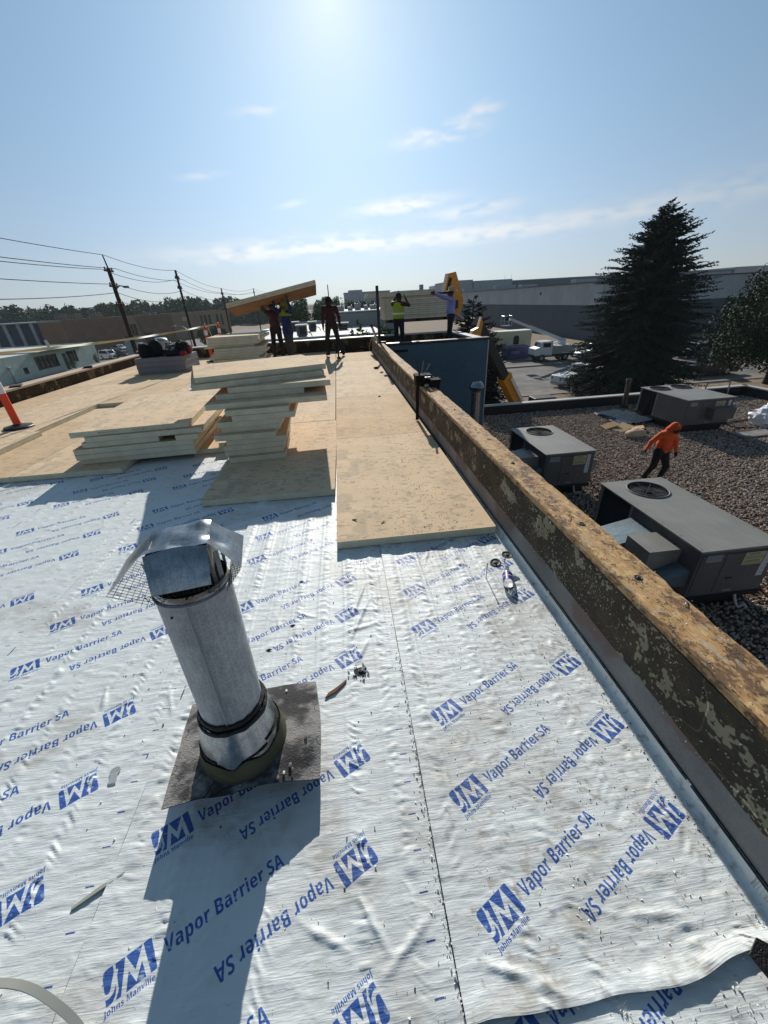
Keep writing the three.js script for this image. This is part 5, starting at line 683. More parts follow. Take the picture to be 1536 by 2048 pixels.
{ const far = (label, x, z, w, h, d, mat, extra) => { const t = thing('far_building', label, 'building', [x, GROUND, z]); obj('wall', box3(0, w, 0, h, -d, 0), mat, t); obj('roof_edge', box3(-.3, w + .3, h, h + .5, -d, .3), M.paleGrey, t); const n = Math.floor(w / 7); for (let i = 0; i < n; i++) obj('window', box3(3 + i * 7, 6 + i * 7, h * .45, h * .62, .02, .12), M.glass, t); if (extra) extra(t); return t; };
  far('pale blue-grey far building above the green trees', 6, -290, 30, 13.2, 30, M.paleGrey, t => obj('roof_block', box3(3, 12, 13.7, 15, -20, -4), M.paleGrey, t)); far('long pale far building beyond the boards on the forks', 36, -260, 38, 12, 30, M.paleGrey, t => { obj('stair_tower', box3(15, 17, 12.5, 15.2, -6, -3), M.concPale, t); obj('roof_block', box3(24, 37, 12.5, 14.3, -20, -2), M.paleGrey, t); }); }
{ const t = thing('corrugated_shed', 'grey ribbed metal building with small machines on its pale roof', 'building', [-.2, GROUND, -62]); obj('wall', box3(0, 9, 0, 6.7, -18, -.06), M.greyMetal, t); const g = []; for (let i = 0; i < 30; i++) g.push(box3(i * .3, i * .3 + .16, 4.2, 6.85, -.055, .02)); for (let i = 0; i < 30; i++) obj('rib', g[i], M.greyMetal, t); obj('roof', box3(-.2, 9.2, 6.86, 7.0, -18, .1), M.whiteRoof, t);
  for (const [x, z, w, h] of [[.8, -3, 1, .7], [2.2, -2.5, .7, .5], [3.4, -4, .9, .9], [4.6, -3, .6, .6], [5.8, -4, 1.1, .6]]) { const o = obj('roof_machine', rbx(w, h, .8, .04, x, 7 + h / 2, z), M.greyMetal, t); obj('vent_ball', new THREE.SphereGeometry(.14, 10, 8), M.steel, o).position.set(x + .2, 7.1 + h, z); } }
{ const t = thing('white_roof_building', 'low building with a white roof and rooftop machines beyond the far parapet', 'building', [-2.2, GROUND, -44]); obj('walls', box3(-8, 7, 0, 4.88, -34, 0), M.concPale, t); obj('roof', box3(-8.1, 7.1, 4.9, 5.0, -34.1, .1), M.whiteRoof, t); obj('kerb', [box3(-8.1, 7.1, 5.0, 5.2, -.1, .1), box3(-8.1, 7.1, 5.0, 5.5, -34.1, -33.8), box3(1.5, 1.8, 5.0, 5.35, -33.7, -14)], M.paleGrey, t); }
const smallUnit = (label, p, w, h, d, group) => { const t = thing('small_rooftop_unit', label, 'rooftop air conditioner', p, 0, group); obj('cabinet', rbx(w, h, d, .03, 0, h / 2 + .15, 0), M.acDark, t); obj('curb', box3(-w * .4, w * .4, 0, .15, -d * .4, d * .4), M.acBlack, t); obj('lid', rbx(w + .2, .12, d + .2, .02, 0, h + .2, 0), M.whiteRoof, t); obj('coil_panel', box3(-w * .2, w * .4, .3, h, d / 2 + .002, d / 2 + .02), M.coil, t); obj('conduit', tube([[w / 2, .5, 0], [w / 2 + .4, .3, .2], [w / 2 + .5, .02, .2]], .05, 12, 5), M.blackPlastic, t); return t; };
smallUnit('small dark rooftop unit with a white lid on the white roof', [-4.0, GROUND + 5, -47.3], 1.1, 1.0, 1.2); smallUnit('narrow dark rooftop unit farther back on the white roof', [-3.4, GROUND + 5, -57.5], 1.0, .9, 1.0); smallUnit('wide grey rooftop unit near the carriers on the white roof', [-6.4, GROUND + 5, -60], 1.9, .9, 1.2); smallUnit('low white-lidded unit beside the walking man on the white roof', [.6, GROUND + 5, -62.0 + 6], 1.4, .6, 1);
{ const t = thing('white_office', 'low white office building with a flat overhanging roof and dark windows', 'building', [-48.8, GROUND, 0]);
  const wallM = M.whiteWall, H = 3.55; // facade on the plane x = 0, running along z
  const piece = (z0, z1, y0, y1, d = .3) => obj('wall', box3(-d, 0, y0, y1, z0, z1), wallM, t);
  piece(-68.2, -50, 0, H); piece(-69.2, -68.2, 0, .9); piece(-69.2, -68.2, 1.75, H); piece(-71.4, -69.2, 0, H); piece(-77, -71.4, 0, 1.0); piece(-77, -71.4, 2.95, H); piece(-78.4, -77, 0, H); piece(-79.5, -78.4, 2.75, H); piece(-79.7, -79.5, 0, H); piece(-82.6, -79.7, 0, 1.05); piece(-82.6, -79.7, 2.95, H); piece(-89.3, -82.6, 0, H + .15);
  obj('end_wall', box3(-24, -.3, 0, H + .15, -89.3, -89), wallM, t); obj('back_wall', box3(-24.3, -24, 0, H, -89, -50), wallM, t); obj('end_wall', box3(-24, -.3, 0, H, -50.3, -50), wallM, t);
  obj('roof', box3(-24, -.05, H - .12, H - .02, -89, -50.3), M.whiteRoof, t); obj('overhang', [box3(-9, 1.3, H - .0, H + .16, -85.3, -71.2)], M.whiteRoof, t); obj('fascia', box3(1.3, 1.36, H - .08, H + .17, -85.3, -71.2), M.slate, t); obj('floor', box3(-24, -.3, 0, .1, -89, -50.3), M.conc, t);
  const win = (z0, z1, y0, y1, n) => { const w = obj('window', box3(-.2, -.14, y0, y1, z0, z1), M.glass, t); const f = [box3(-.16, -.06, y0, y0 + .08, z0, z1), box3(-.16, -.06, y1 - .08, y1, z0, z1)]; for (let i = 0; i <= n; i++) { const z = lerp(z0, z1, i / n); f.push(box3(-.158, -.058, y0, y1, z - .05, z + .05)); } obj('frame', f, M.darkFrame, w); obj('sill', box3(-.1, .06, y0 - .06, y0 - .002, z0 - .05, z1 + .05), M.concPale, w); };
  win(-77, -71.4, 1.0, 2.95, 5); win(-82.6, -79.7, 1.05, 2.95, 3); win(-69.2, -68.2, .9, 1.75, 1); obj('door', box3(-.2, -.1, 0, 2.7, -79.5, -78.4), M.darkFrame, t);
  obj('roof_machine', [rbx(2.6, 1.0, 2.0, .05, -12, H + .5, -78)], M.greyMetal, t); obj('roof_machine', [rbx(1.6, .8, 1.6, .05, -15.5, H + .4, -72)], M.greyMetal, t); obj('roof_pipe', rod([-2.5, H, -80], [-2.7, H + 1.4, -80], .22, .22, 10), M.paleGrey, t); obj('downpipe', rod([.1, 0, -65.5], [.1, 2, -65.5], .09, .09, 8), M.paleGrey, t); obj('wall_lamp', rbx(.25, .3, .5, .05, .13, 2.1, -65.5), M.paleGrey, t); }
for (const [x, z, l] of [[-47.6, -86.2, 'thin leafy shrub at the end wall of the white office'], [-47.8, -78.9, 'thin leafy shrub by the door of the white office']]) { const t = thing('office_shrub', l, 'shrub', [x, GROUND + .05, z], 0, 'shrubs by the white office'); obj('stem', rod([0, 0, 0], [0, .9, 0], .05, .03, 5), M.bark, t); obj('foliage', crownGeo([[0, 1, 0, .5, .9, .6]], 500, .11, 651 + (x | 0), [.8, .9, .7]), M.leaf, t); }
{ const t = thing('brown_building', 'long brown flat-roofed building behind the parked cars', 'building', [-63.6, GROUND, -107], 1.273);
  const H = 7.75; obj('inner_mass', box3(0, 72, 0, H - .3, -7, -.35), M.brownWall, t);
  for (const [a, b, m] of [[0, 8, 0], [8, 16, 0], [16, 19, 0], [19, 23, 1], [23, 31, 0], [31, 38, 0], [38, 49, 1], [49, 60, 1], [60, 72, 1]]) obj('wall_panel', box3(a + .02, b - .02, 0, H, -.34, m ? .12 : 0), m ? M.brownWall2 : M.brownWall, t);
  obj('roof_edge', box3(-.1, 72.1, H, H + .12, -7, .2), M.brownWall2, t); for (const [x, w, h] of [[19.8, .7, 3], [21.2, .7, 3], [53, .9, 4], [55.5, .9, 4], [58, .9, 4], [63, .9, 4], [66, .9, 4]]) { const o = obj('window', box3(x, x + w, 3, 3 + h * .9, .13, .2), M.glass, t); obj('frame', [box3(x - .1, x, 2.9, 3.1 + h * .9, .13, .24), box3(x + w, x + w + .1, 2.9, 3.1 + h * .9, .13, .24)], M.darkFrame, o); }
  obj('doorway', [box3(17, 19, 0, 3, .02, .1)], M.darkFrame, t); obj('dock_door', box3(24.5, 28, 0, 3.2, .01, .1), M.darkFrame, t); const s = obj('sign_board', box3(43, 45.6, 5.4, 6.6, .13, .2), std({ color: 0xb9aa98, roughness: .8 }), t); for (const [x, z] of [[4, -4], [9, -5], [14, -4]]) obj('roof_box', rbx(2, 1.2, 2, .05, x, H + .7, z), M.concPale, t); }
{ const mk = (label, p, turn, L, H, n) => { const t = thing('pilaster_building', label, 'building', p, turn); obj('wall', box3(0, L, 0, H, -30, 0), M.slate, t); for (let i = 0; i <= n; i++) obj('pilaster', box3(i * L / n - .35, i * L / n + .35, 0, H + .1, .01, .8), M.paleGrey, t); obj('roof_edge', box3(-.5, L + .5, H + .1, H + .4, -30, .9), M.paleGrey, t); return t; };
  mk('grey building with rows of pale upright fins behind the white office', [-106, GROUND, -112], .30, 48, 7.3, 17); mk('finned grey building farther back before the tree line', [-160, GROUND, -226], .25, 66, 8.2, 24); }

// ---------------------------------------------------------------- utility poles and wires
const poleTops = [[-20, 6.35, -43.2, 2], [-20, 6.3, -60.5, 2], [-20, 4.9, -81.6, 1], [-20, 5.8, -113, 1], [-20, 5.8, -150, 1]], poleText = ['stout wooden utility pole with insulators, nearest the white office', 'wooden utility pole rising behind the bags and flue', 'wooden utility pole at the raised end of the carried boards', 'thin utility pole beyond the carried boards', 'faintest utility pole far down the wire line'];
poleTops.forEach(([x, y, z, k], i) => { const t = thing('utility_pole', poleText[i], 'utility pole', [x, GROUND, z]), h = y - GROUND, r = i === 0 ? .24 : i === 1 ? .2 : .16;
  obj('shaft', rod([0, 0, 0], [0, h - (i === 0 ? 1.0 : 0), 0], r, r * .66, 12), M.poleWood, t); if (i === 0) obj('top_pin', rod([0, h - 1.0, 0], [-.1, h, 0], .07, .05, 8), M.machineDark, t);
  const levels = i === 0 ? [h - 1.2, h - 2.4, h - 3.9] : [h - .9, h - 2.0]; levels.forEach((y, q) => { obj('crossarm', bx(.14, .14, 1.5, 0, y, 0), M.poleWood, t); for (const s of [-1, 1]) obj('insulator', lathe([[.0, 0], [.07, .02], [.05, .06], [.08, .1], [.05, .15], [.07, .2], [0, .24]], 10).translate(0, y + .06, s * .6), M.slate, t); }); if (i === 0) obj('lamp_arm', [tube([[.15, h - 2.6, 0], [.5, h - 2.4, .1], [.95, h - 2.45, .15]], .05, 12, 6), xf(new THREE.SphereGeometry(.2, 12, 8).scale(1.6, .5, .8), [1.1, h - 2.5, .15])], M.steel, t); if (i < 2) obj('guy_wire', rod([.1, h - 3.2, 0], [2.6, h - 8.5, .8], .02, .02, 4), M.wire, t); });
{ const span = (a, b, sag) => { const pts = []; for (let i = 0; i <= 16; i++) { const f = i / 16; pts.push([lerp(a[0], b[0], f), lerp(a[1], b[1], f) - sag * 4 * f * (1 - f), lerp(a[2], b[2], f)]); } return tube(pts, .022, 24, 4); };
  const lv = [[0, 0], [-1.05, .6], [-1.05, -.6], [-2.25, .3], [-2.9, .1], [-3.75, .5]], P0 = [-20, 6.6, -2]; const names_ = ['highest wire carried over the tops of the utility poles', 'upper crossarm wire of the utility poles on the road side', 'upper crossarm wire of the utility poles on the field side', 'middle wire of the utility poles', 'lower sagging cable of the utility poles', 'lowest cable of the utility poles'];
  lv.forEach(([dy, dx], q) => { const t = thing('overhead_wire', names_[q], 'wire'); let prev = [P0[0] + dx, P0[1] + dy, P0[2]]; poleTops.forEach(([x, y, z], i) => { const c = [x + dx, y + dy * (i > 1 ? .7 : 1), z]; obj('span', span(prev, c, .35 + .25 * hash(q, i, 5) + (q > 3 ? .3 : 0)), M.wire, t); prev = c; }); }); }
{ const t = thing('street_lamp', 'thin street lamp with a long curved arm before the brown building', 'street lamp', [-29, GROUND, -86]); obj('post', rod([0, 0, 0], [0, 5.0, 0], .12, .08, 8), M.slate, t); obj('arm', tube([[0, 5, 0], [-.8, 5.5, 0], [-2.2, 5.75, 0]], .06, 16, 6), M.steel, t); obj('lamp_head', rbx(.9, .16, .3, .06, -2.5, 5.74, 0), M.steel, t); }
{ const t = thing('thin_pole', 'short thin pole beyond the white roof building', 'pole', [-1.35, GROUND, -90]); obj('shaft', rod([0, 0, 0], [0, 11.4, 0], .14, .09, 8), M.poleWood, t); }

// ---------------------------------------------------------------- vehicles
const paintM = {}; const paint = c => paintM[c] ??= phys({ color: c, roughness: .45, clearcoat: .5, clearcoatRoughness: .1, metalness: .1, side: THREE.DoubleSide });
function arch(x, r) { const a = []; for (let i = 0; i <= 8; i++) { const q = Math.PI * i / 8; a.push([x + Math.cos(q) * r, .33 + Math.sin(q) * r]); } return a; }
function vehicle(name, label, category, p, turn, kind, color, group) {       // front towards +x
  const t = thing(name, label, category, p, turn, group), L = kind === 'pickup' ? 5.7 : kind === 'suv' ? 4.7 : 4.6, W = kind === 'pickup' ? 1.95 : 1.8, hb = kind === 'sedan' ? .88 : kind === 'suv' ? 1.0 : 1.08, ht = kind === 'sedan' ? 1.42 : kind === 'suv' ? 1.68 : 1.86, f = L / 2, wx = L * .3, wr = kind === 'sedan' ? .33 : .38;
  const body = [[-f, .45], [-f, hb - .05], [-f + .12, hb], ...(kind === 'pickup' ? [] : []), [f * .42, hb + .02], [f - .35, hb - .1], [f - .03, hb - .28], [f, .45], [f - .1, .28], ...arch(wx, wr + .07), ...arch(-wx, wr + .07), [-f + .08, .28]];
  const g = extr(body, W - .12, .05); g.translate(0, 0, -(W - .12) / 2); obj('body', g, paint(color), t);
  const cab = kind === 'pickup' ? [[-.35, hb], [-.25, ht - .05], [-.05, ht], [.75, ht - .02], [1.45, hb + .02]] : kind === 'suv' ? [[-f + .15, hb], [-f + .35, ht - .06], [-f + .6, ht], [.45, ht - .03], [1.25, hb + .02]] : [[-f + .5, hb], [-f + 1.15, ht - .06], [-.6, ht], [.35, ht - .03], [1.3, hb + .02]];
  const cg = extr(cab, W - .34, .05); cg.translate(0, 0, -(W - .34) / 2); obj('cabin', cg, paint(color), t);
  const n = cab.length, ins = (q, k) => [lerp(q[0], (cab[0][0] + cab[n - 1][0]) / 2, k), lerp(q[1], (hb + ht) / 2, k)]; const side = cab.map(q => ins(q, .14)); for (const s of [-1, 1]) { const sg = extr(side, .012); sg.translate(0, 0, s > 0 ? W / 2 - .118 : -W / 2 + .106); obj('side_window', sg, M.glass, t); }
  const pane = (a, b) => { const dx = b[0] - a[0], dy = b[1] - a[1], l = Math.hypot(dx, dy), nx = -dy / l, ny = dx / l, s = (nx > 0) === (a[0] > 0) ? 1 : -1, A = [lerp(a[0], b[0], .1) + nx * s * .057, lerp(a[1], b[1], .1) + ny * s * .057], B = [lerp(a[0], b[0], .88) + nx * s * .057, lerp(a[1], b[1], .88) + ny * s * .057], w = W / 2 - .25; return quad([A[0], A[1], -w], [A[0], A[1], w], [B[0], B[1], w * .93], [B[0], B[1], -w * .93]); };
  obj('windscreen', pane(cab[n - 1], cab[n - 2]), M.glass, t); obj('rear_window', pane(cab[0], cab[1]), M.glass, t);
  if (kind === 'pickup') obj('bed_well', box3(-f + .14, -.42, hb - .38, hb + .012, -W / 2 + .18, W / 2 - .18), M.machineDark, t);
  for (const x of [wx, -wx]) for (const s of [-1, 1]) { const w = obj('wheel', [xf(new THREE.TorusGeometry(wr - .09, .09, 10, 26), [x, wr, s * (W / 2 - .11)])], M.tyre, t); obj('rim', [cyl(wr - .1, wr - .1, .1, x, wr, s * (W / 2 - .1), 18, Math.PI / 2)], M.rim, w); }
  for (const s of [-1, 1]) { obj('headlight', rbx(.12, .14, .34, .03, f - .04, hb - .25, s * (W / 2 - .28)), M.lampClear, t); obj('tail_light', rbx(.08, .2, .18, .02, -f - .02, hb - .2, s * (W / 2 - .16)), M.lampRed, t); obj('mirror', rbx(.12, .12, .2, .03, 1.05, hb + .12, s * (W / 2 + .02)), paint(color), t); }
  obj('bumper', [rbx(.16, .2, W - .06, .05, f + .02, .45, 0)], M.machineDark, t); obj('bumper', [rbx(.16, .18, W - .06, .05, -f - .04, .48, 0)], kind === 'pickup' ? M.rim : M.machineDark, t); return t;
}
const pk = vehicle('pickup_truck', 'white pickup truck with a ladder on its bed parked beside the spruce', 'pickup truck', [22.7, GROUND, -36.7], .42, 'pickup', 0xd4d6d6);
{ const t = thing('extension_ladder', 'pale aluminium ladder sloping up over the white pickup', 'ladder', [22.7, GROUND, -36.7], .42); const A = [-2.7, 1.25, .1], B = [2.2, 2.35, .1]; for (const s of [-.2, .2]) obj('rail', bar([A[0], A[1], A[2] + s], [B[0], B[1], B[2] + s], .04, .09), M.rim, t); for (let i = 0; i < 15; i++) { const f = (i + .5) / 15; obj('rung', rod([lerp(A[0], B[0], f), lerp(A[1], B[1], f), A[2] - .2], [lerp(A[0], B[0], f), lerp(A[1], B[1], f), A[2] + .2], .025, .025, 6), M.rim, t); } obj('rack', [rod([-2.4, 1.1, -.7], [-2.4, 1.28, -.7], .03), rod([-2.4, 1.28, -.7], [-2.4, 1.28, .7], .03), rod([-2.4, 1.1, .7], [-2.4, 1.28, .7], .03), rod([2, 1.0, -.7], [2, 2.28, -.7], .03), rod([2, 2.28, -.7], [2, 2.28, .7], .03), rod([2, 1, .7], [2, 2.28, .7], .03)], M.steel, t); }
vehicle('pickup_truck', 'black pickup truck parked at the kerb under the broadleaf tree', 'pickup truck', [35.6, GROUND, -36.6], 0, 'pickup', 0x121316);
vehicle('pickup_truck', 'white pickup truck parked across the street behind the spruce', 'pickup truck', [33.2, GROUND, -50.8], Math.PI, 'pickup', 0xcfd2d2);
vehicle('parked_car', 'dark blue car parked across the street behind the spruce', 'car', [43.5, GROUND, -46.6], Math.PI, 'suv', 0x1b2b42);
{ const cars = [[-50, -95.7, 'suv', 0xb9bdbf, 'silver car at the end of the parked row nearest the white office'], [-46.6, -95.0, 'sedan', 0x1d1f22, 'black car beside the silver car near the white office'], [-57.2, -115.4, 'sedan', 0xc5c8ca, 'pale sedan parked behind the silver car before the brown building'], [-51.5, -114.0, 'suv', 0x2a2d33, 'dark grey car by the brown building near the utility pole'], [-47.6, -112.0, 'sedan', 0x1c1e23, 'black sedan parked behind the flue before the brown building'], [-63.2, -116.5, 'suv', 0xd0d2d2, 'white car half hidden by the end of the white office'], [-43.2, -110.4, 'suv', 0x6a6e73, 'grey car at the far end of the row, behind the bags']]; for (const [x, z, k, c, l] of cars) vehicle('parked_car', l, 'car', [x, GROUND, z], -.5, k, c, 'cars parked before the brown building'); }
{ const t = thing('storage_silos', 'pair of small grey cylinders by the foot of the utility pole', 'tank', [-39, GROUND, -83]); for (const [x, r, h] of [[0, .9, 3.6], [1.6, .8, 3.0]]) { const o = obj('tank', lathe([[r, 0], [r, h], [r * .6, h + .35], [0, h + .45]], 20).translate(x, 0, 0), M.paleGrey, t); obj('band', lathe([[r + .02, h * .6], [r + .02, h * .63]], 20).translate(x, 0, 0), M.steel, o); } }
{ // white box truck far down the side road
  const t = thing('box_truck', 'far white box truck on the side road beneath the carried boards', 'truck', [-14.8, GROUND, -98], 1.35); obj('cargo_box', rbx(5.2, 2.9, 2.4, .05, -1.2, 2.3, 0), std({ color: 0xc9cccf, roughness: .5 }), t); obj('cab', extr([[1.5, .5], [1.5, 2.5], [2.4, 2.5], [2.9, 1.6], [3.6, 1.45], [3.6, .5]], 2.1, .05).translate(0, 0, -1.05), paint(0xd4d6d6), t); obj('windscreen', quad([2.47, 2.45, -.9], [2.47, 2.45, .9], [2.97, 1.62, .95], [2.97, 1.62, -.95]), M.glass, t); for (const x of [-2.4, 2.6]) for (const s of [-1, 1]) { const w = obj('wheel', cyl(.48, .48, .3, x, .48, s * 1.0, 18, Math.PI / 2), M.tyre, t); obj('rim', cyl(.26, .26, .31, x, .48, s * 1.0, 14, Math.PI / 2), M.rim, w); } vehicle('parked_car', 'white car before the far box truck', 'car', [-15.2, GROUND, -92], 1.35, 'sedan', 0xd0d2d4); }
{ // bucket truck: front towards -x
  const t = thing('bucket_truck', 'white bucket truck with its long boom raised across the grey warehouse', 'bucket truck', [27.5, GROUND, -52]), wm = paint(0xdde0e0);
  obj('chassis', box3(-2.6, 2.7, .55, .85, -.9, .9), M.machineDark, t); obj('cab', extr([[-2.5, .8], [-2.55, 1.55], [-1.9, 1.75], [-1.75, 2.35], [-.35, 2.4], [-.3, .8]], 1.9, .05).translate(0, 0, -.95), wm, t); obj('windscreen', quad([-1.97, 1.8, -.85], [-1.97, 1.8, .85], [-1.82, 2.3, .8], [-1.82, 2.3, -.8]), M.glass, t); obj('side_window', [box3(-1.6, -.6, 1.75, 2.25, 1.005, 1.02)], M.glass, t);
  obj('service_body', rbx(2.9, .95, 2.1, .04, 1.3, 1.35, 0), std({ color: 0x9a9c9c, roughness: .6 }), t); obj('body_lid', [bx(2.3, .06, .5, .1, 2.0, .75, .0, 0, .2), bx(2.3, .06, .3, .15, 2.15, .2, 0, 0, .2)], wm, t); for (const x of [-1.6, 1.6]) for (const s of [-1, 1]) { const w = obj('wheel', cyl(.46, .46, .3, x, .46, s * .85, 20, Math.PI / 2), M.tyre, t); obj('rim', cyl(.24, .24, .31, x, .46, s * .85, 14, Math.PI / 2), M.rim, w); } obj('fender', [rbx(1.1, .12, .35, .05, -1.6, 1.0, .85), rbx(1.2, .1, .35, .05, 1.6, .98, .9)], wm, t);
  obj('turntable', cyl(.35, .45, .5, 1.5, 2.05, 0, 16), wm, t); obj('boom', [bar([1.8, 2.25, 0], [-3.2, 4.15, 0], .34, .42)], std({ color: 0xd2d6d8, roughness: .5 }), t); obj('boom_tip', bar([-3.15, 4.14, 0], [-6.0, 5.25, 0], .26, .3), std({ color: 0xd8dcde, roughness: .5 }), t);
  const bk = []; const bxs = [[-6.9, 4.5], [-5.9, 4.5], [-5.9, 5.6], [-6.9, 5.6]]; for (const s of [-.5, .5]) for (let i = 0; i < 4; i++) { const a = bxs[i], b = bxs[(i + 1) % 4]; bk.push(rod([a[0], a[1], s], [b[0], b[1], s], .05, .05, 5)); } for (const a of bxs) bk.push(rod([a[0], a[1], -.5], [a[0], a[1], .5], .05, .05, 5)); bk.push(rod([-6.9, 5.05, -.5], [-5.9, 5.05, -.5], .04), rod([-6.9, 5.05, .5], [-5.9, 5.05, .5], .04), box3(-6.9, -5.9, 4.45, 4.52, -.5, .5)); obj('work_platform', bk, M.rim, t).rotation.z = 0; obj('control_box', rbx(.4, .5, .3, .04, -6.5, 5.3, .3), M.coil, t); }
{ const t = thing('box_trailer', 'cream box trailer with a dark round-topped door beside the bucket truck', 'trailer', [25.1, GROUND, -58.5]); obj('box', box3(-2.5, 2.6, 1.15, 3.2, -2.2, 0), std({ map: rep(T.wall, .4), color: 0xbdb9a2, roughness: .8 }), t); obj('roof_edge', box3(-2.56, 2.66, 3.2, 3.32, -2.26, .06), M.whiteRoof, t); const s = []; for (let i = 0; i <= 10; i++) { const q = Math.PI * i / 10; s.push([.35 - Math.cos(q) * .42, 2.35 + Math.sin(q) * .35]); } obj('arched_door', extr([[-.07, 1.5], ...s, [.77, 1.5]], .03).translate(0, 0, .002), M.acBlack, t); obj('frame', box3(-2.5, 2.6, .75, 1.148, -2.1, -.1), M.machineDark, t); for (const x of [.6, 1.6]) { const w = obj('wheel', cyl(.4, .4, .25, x, .4, -.15, 18, Math.PI / 2), M.tyre, t); obj('rim', cyl(.2, .2, .26, x, .4, -.15, 12, Math.PI / 2), M.rim, w); } }
{ const t = thing('blue_dumpster', 'dark blue dumpster with white lettering before the cream trailer', 'dumpster', [24.2, GROUND + .02, -55.6]); const b = std({ color: 0x18245a, roughness: .6 }); obj('bin', extr([[-1.5, 0], [-1.7, 1.45], [1.7, 1.45], [1.5, 0]], 1.7, .03).translate(0, .03, -.85), b, t); obj('lid', bx(3.5, .06, 1.8, 0, 1.54, 0, .06), b, t); obj('lettering', new THREE.PlaneGeometry(1.2, .45).translate(-.3, .85, .885), std({ roughness: .7, map: plateTex(256, 96, (c, w, h) => { c.fillStyle = '#1a2658'; c.fillRect(0, 0, w, h); c.fillStyle = '#9aa2c0'; lines(c, 10, 14, 236, 3, 26, 4); }) }), t); obj('side_rib', [box3(-1.2, -1.1, .1, 1.4, .88, .94), box3(.9, 1.0, .1, 1.4, .88, .94)], b, t); }
for (const [x, z, h, l] of [[20.3, -33.4, .9, 'grey bollard on the sidewalk behind the white pickup']]) { const o = obj('bollard', lathe([[.2, 0], [.2, h], [.17, h + .05], [0, h + .07]], 16), M.conc); o.position.set(x, GROUND + .12, z); tag(o, l, 'bollard'); }
{ const t = thing('utility_cabinet', 'low green-grey utility box under the spruce', 'utility box', [22.6, GROUND + .06, -31.6]); obj('body', rbx(1.3, .9, 1, .05, 0, .45, 0), std({ color: 0x6f7268, roughness: .6 }), t); obj('lid', rbx(1.36, .1, 1.06, .03, 0, .93, 0), std({ color: 0x8e9186, roughness: .6 }), t); }
{ const t = thing('brick_hut', 'small brown-roofed hut behind the bucket of the truck', 'hut', [22.0, GROUND, -66.5]); obj('walls', box3(-1.6, 1.6, 0, 4.2, -3, 0), M.brownWall, t); obj('roof', [extr([[-1.9, 4.1], [0, 4.9], [1.9, 4.1]], 3.4).translate(0, 0, -3.2)], std({ color: 0x8d7464, roughness: .9 }), t); }

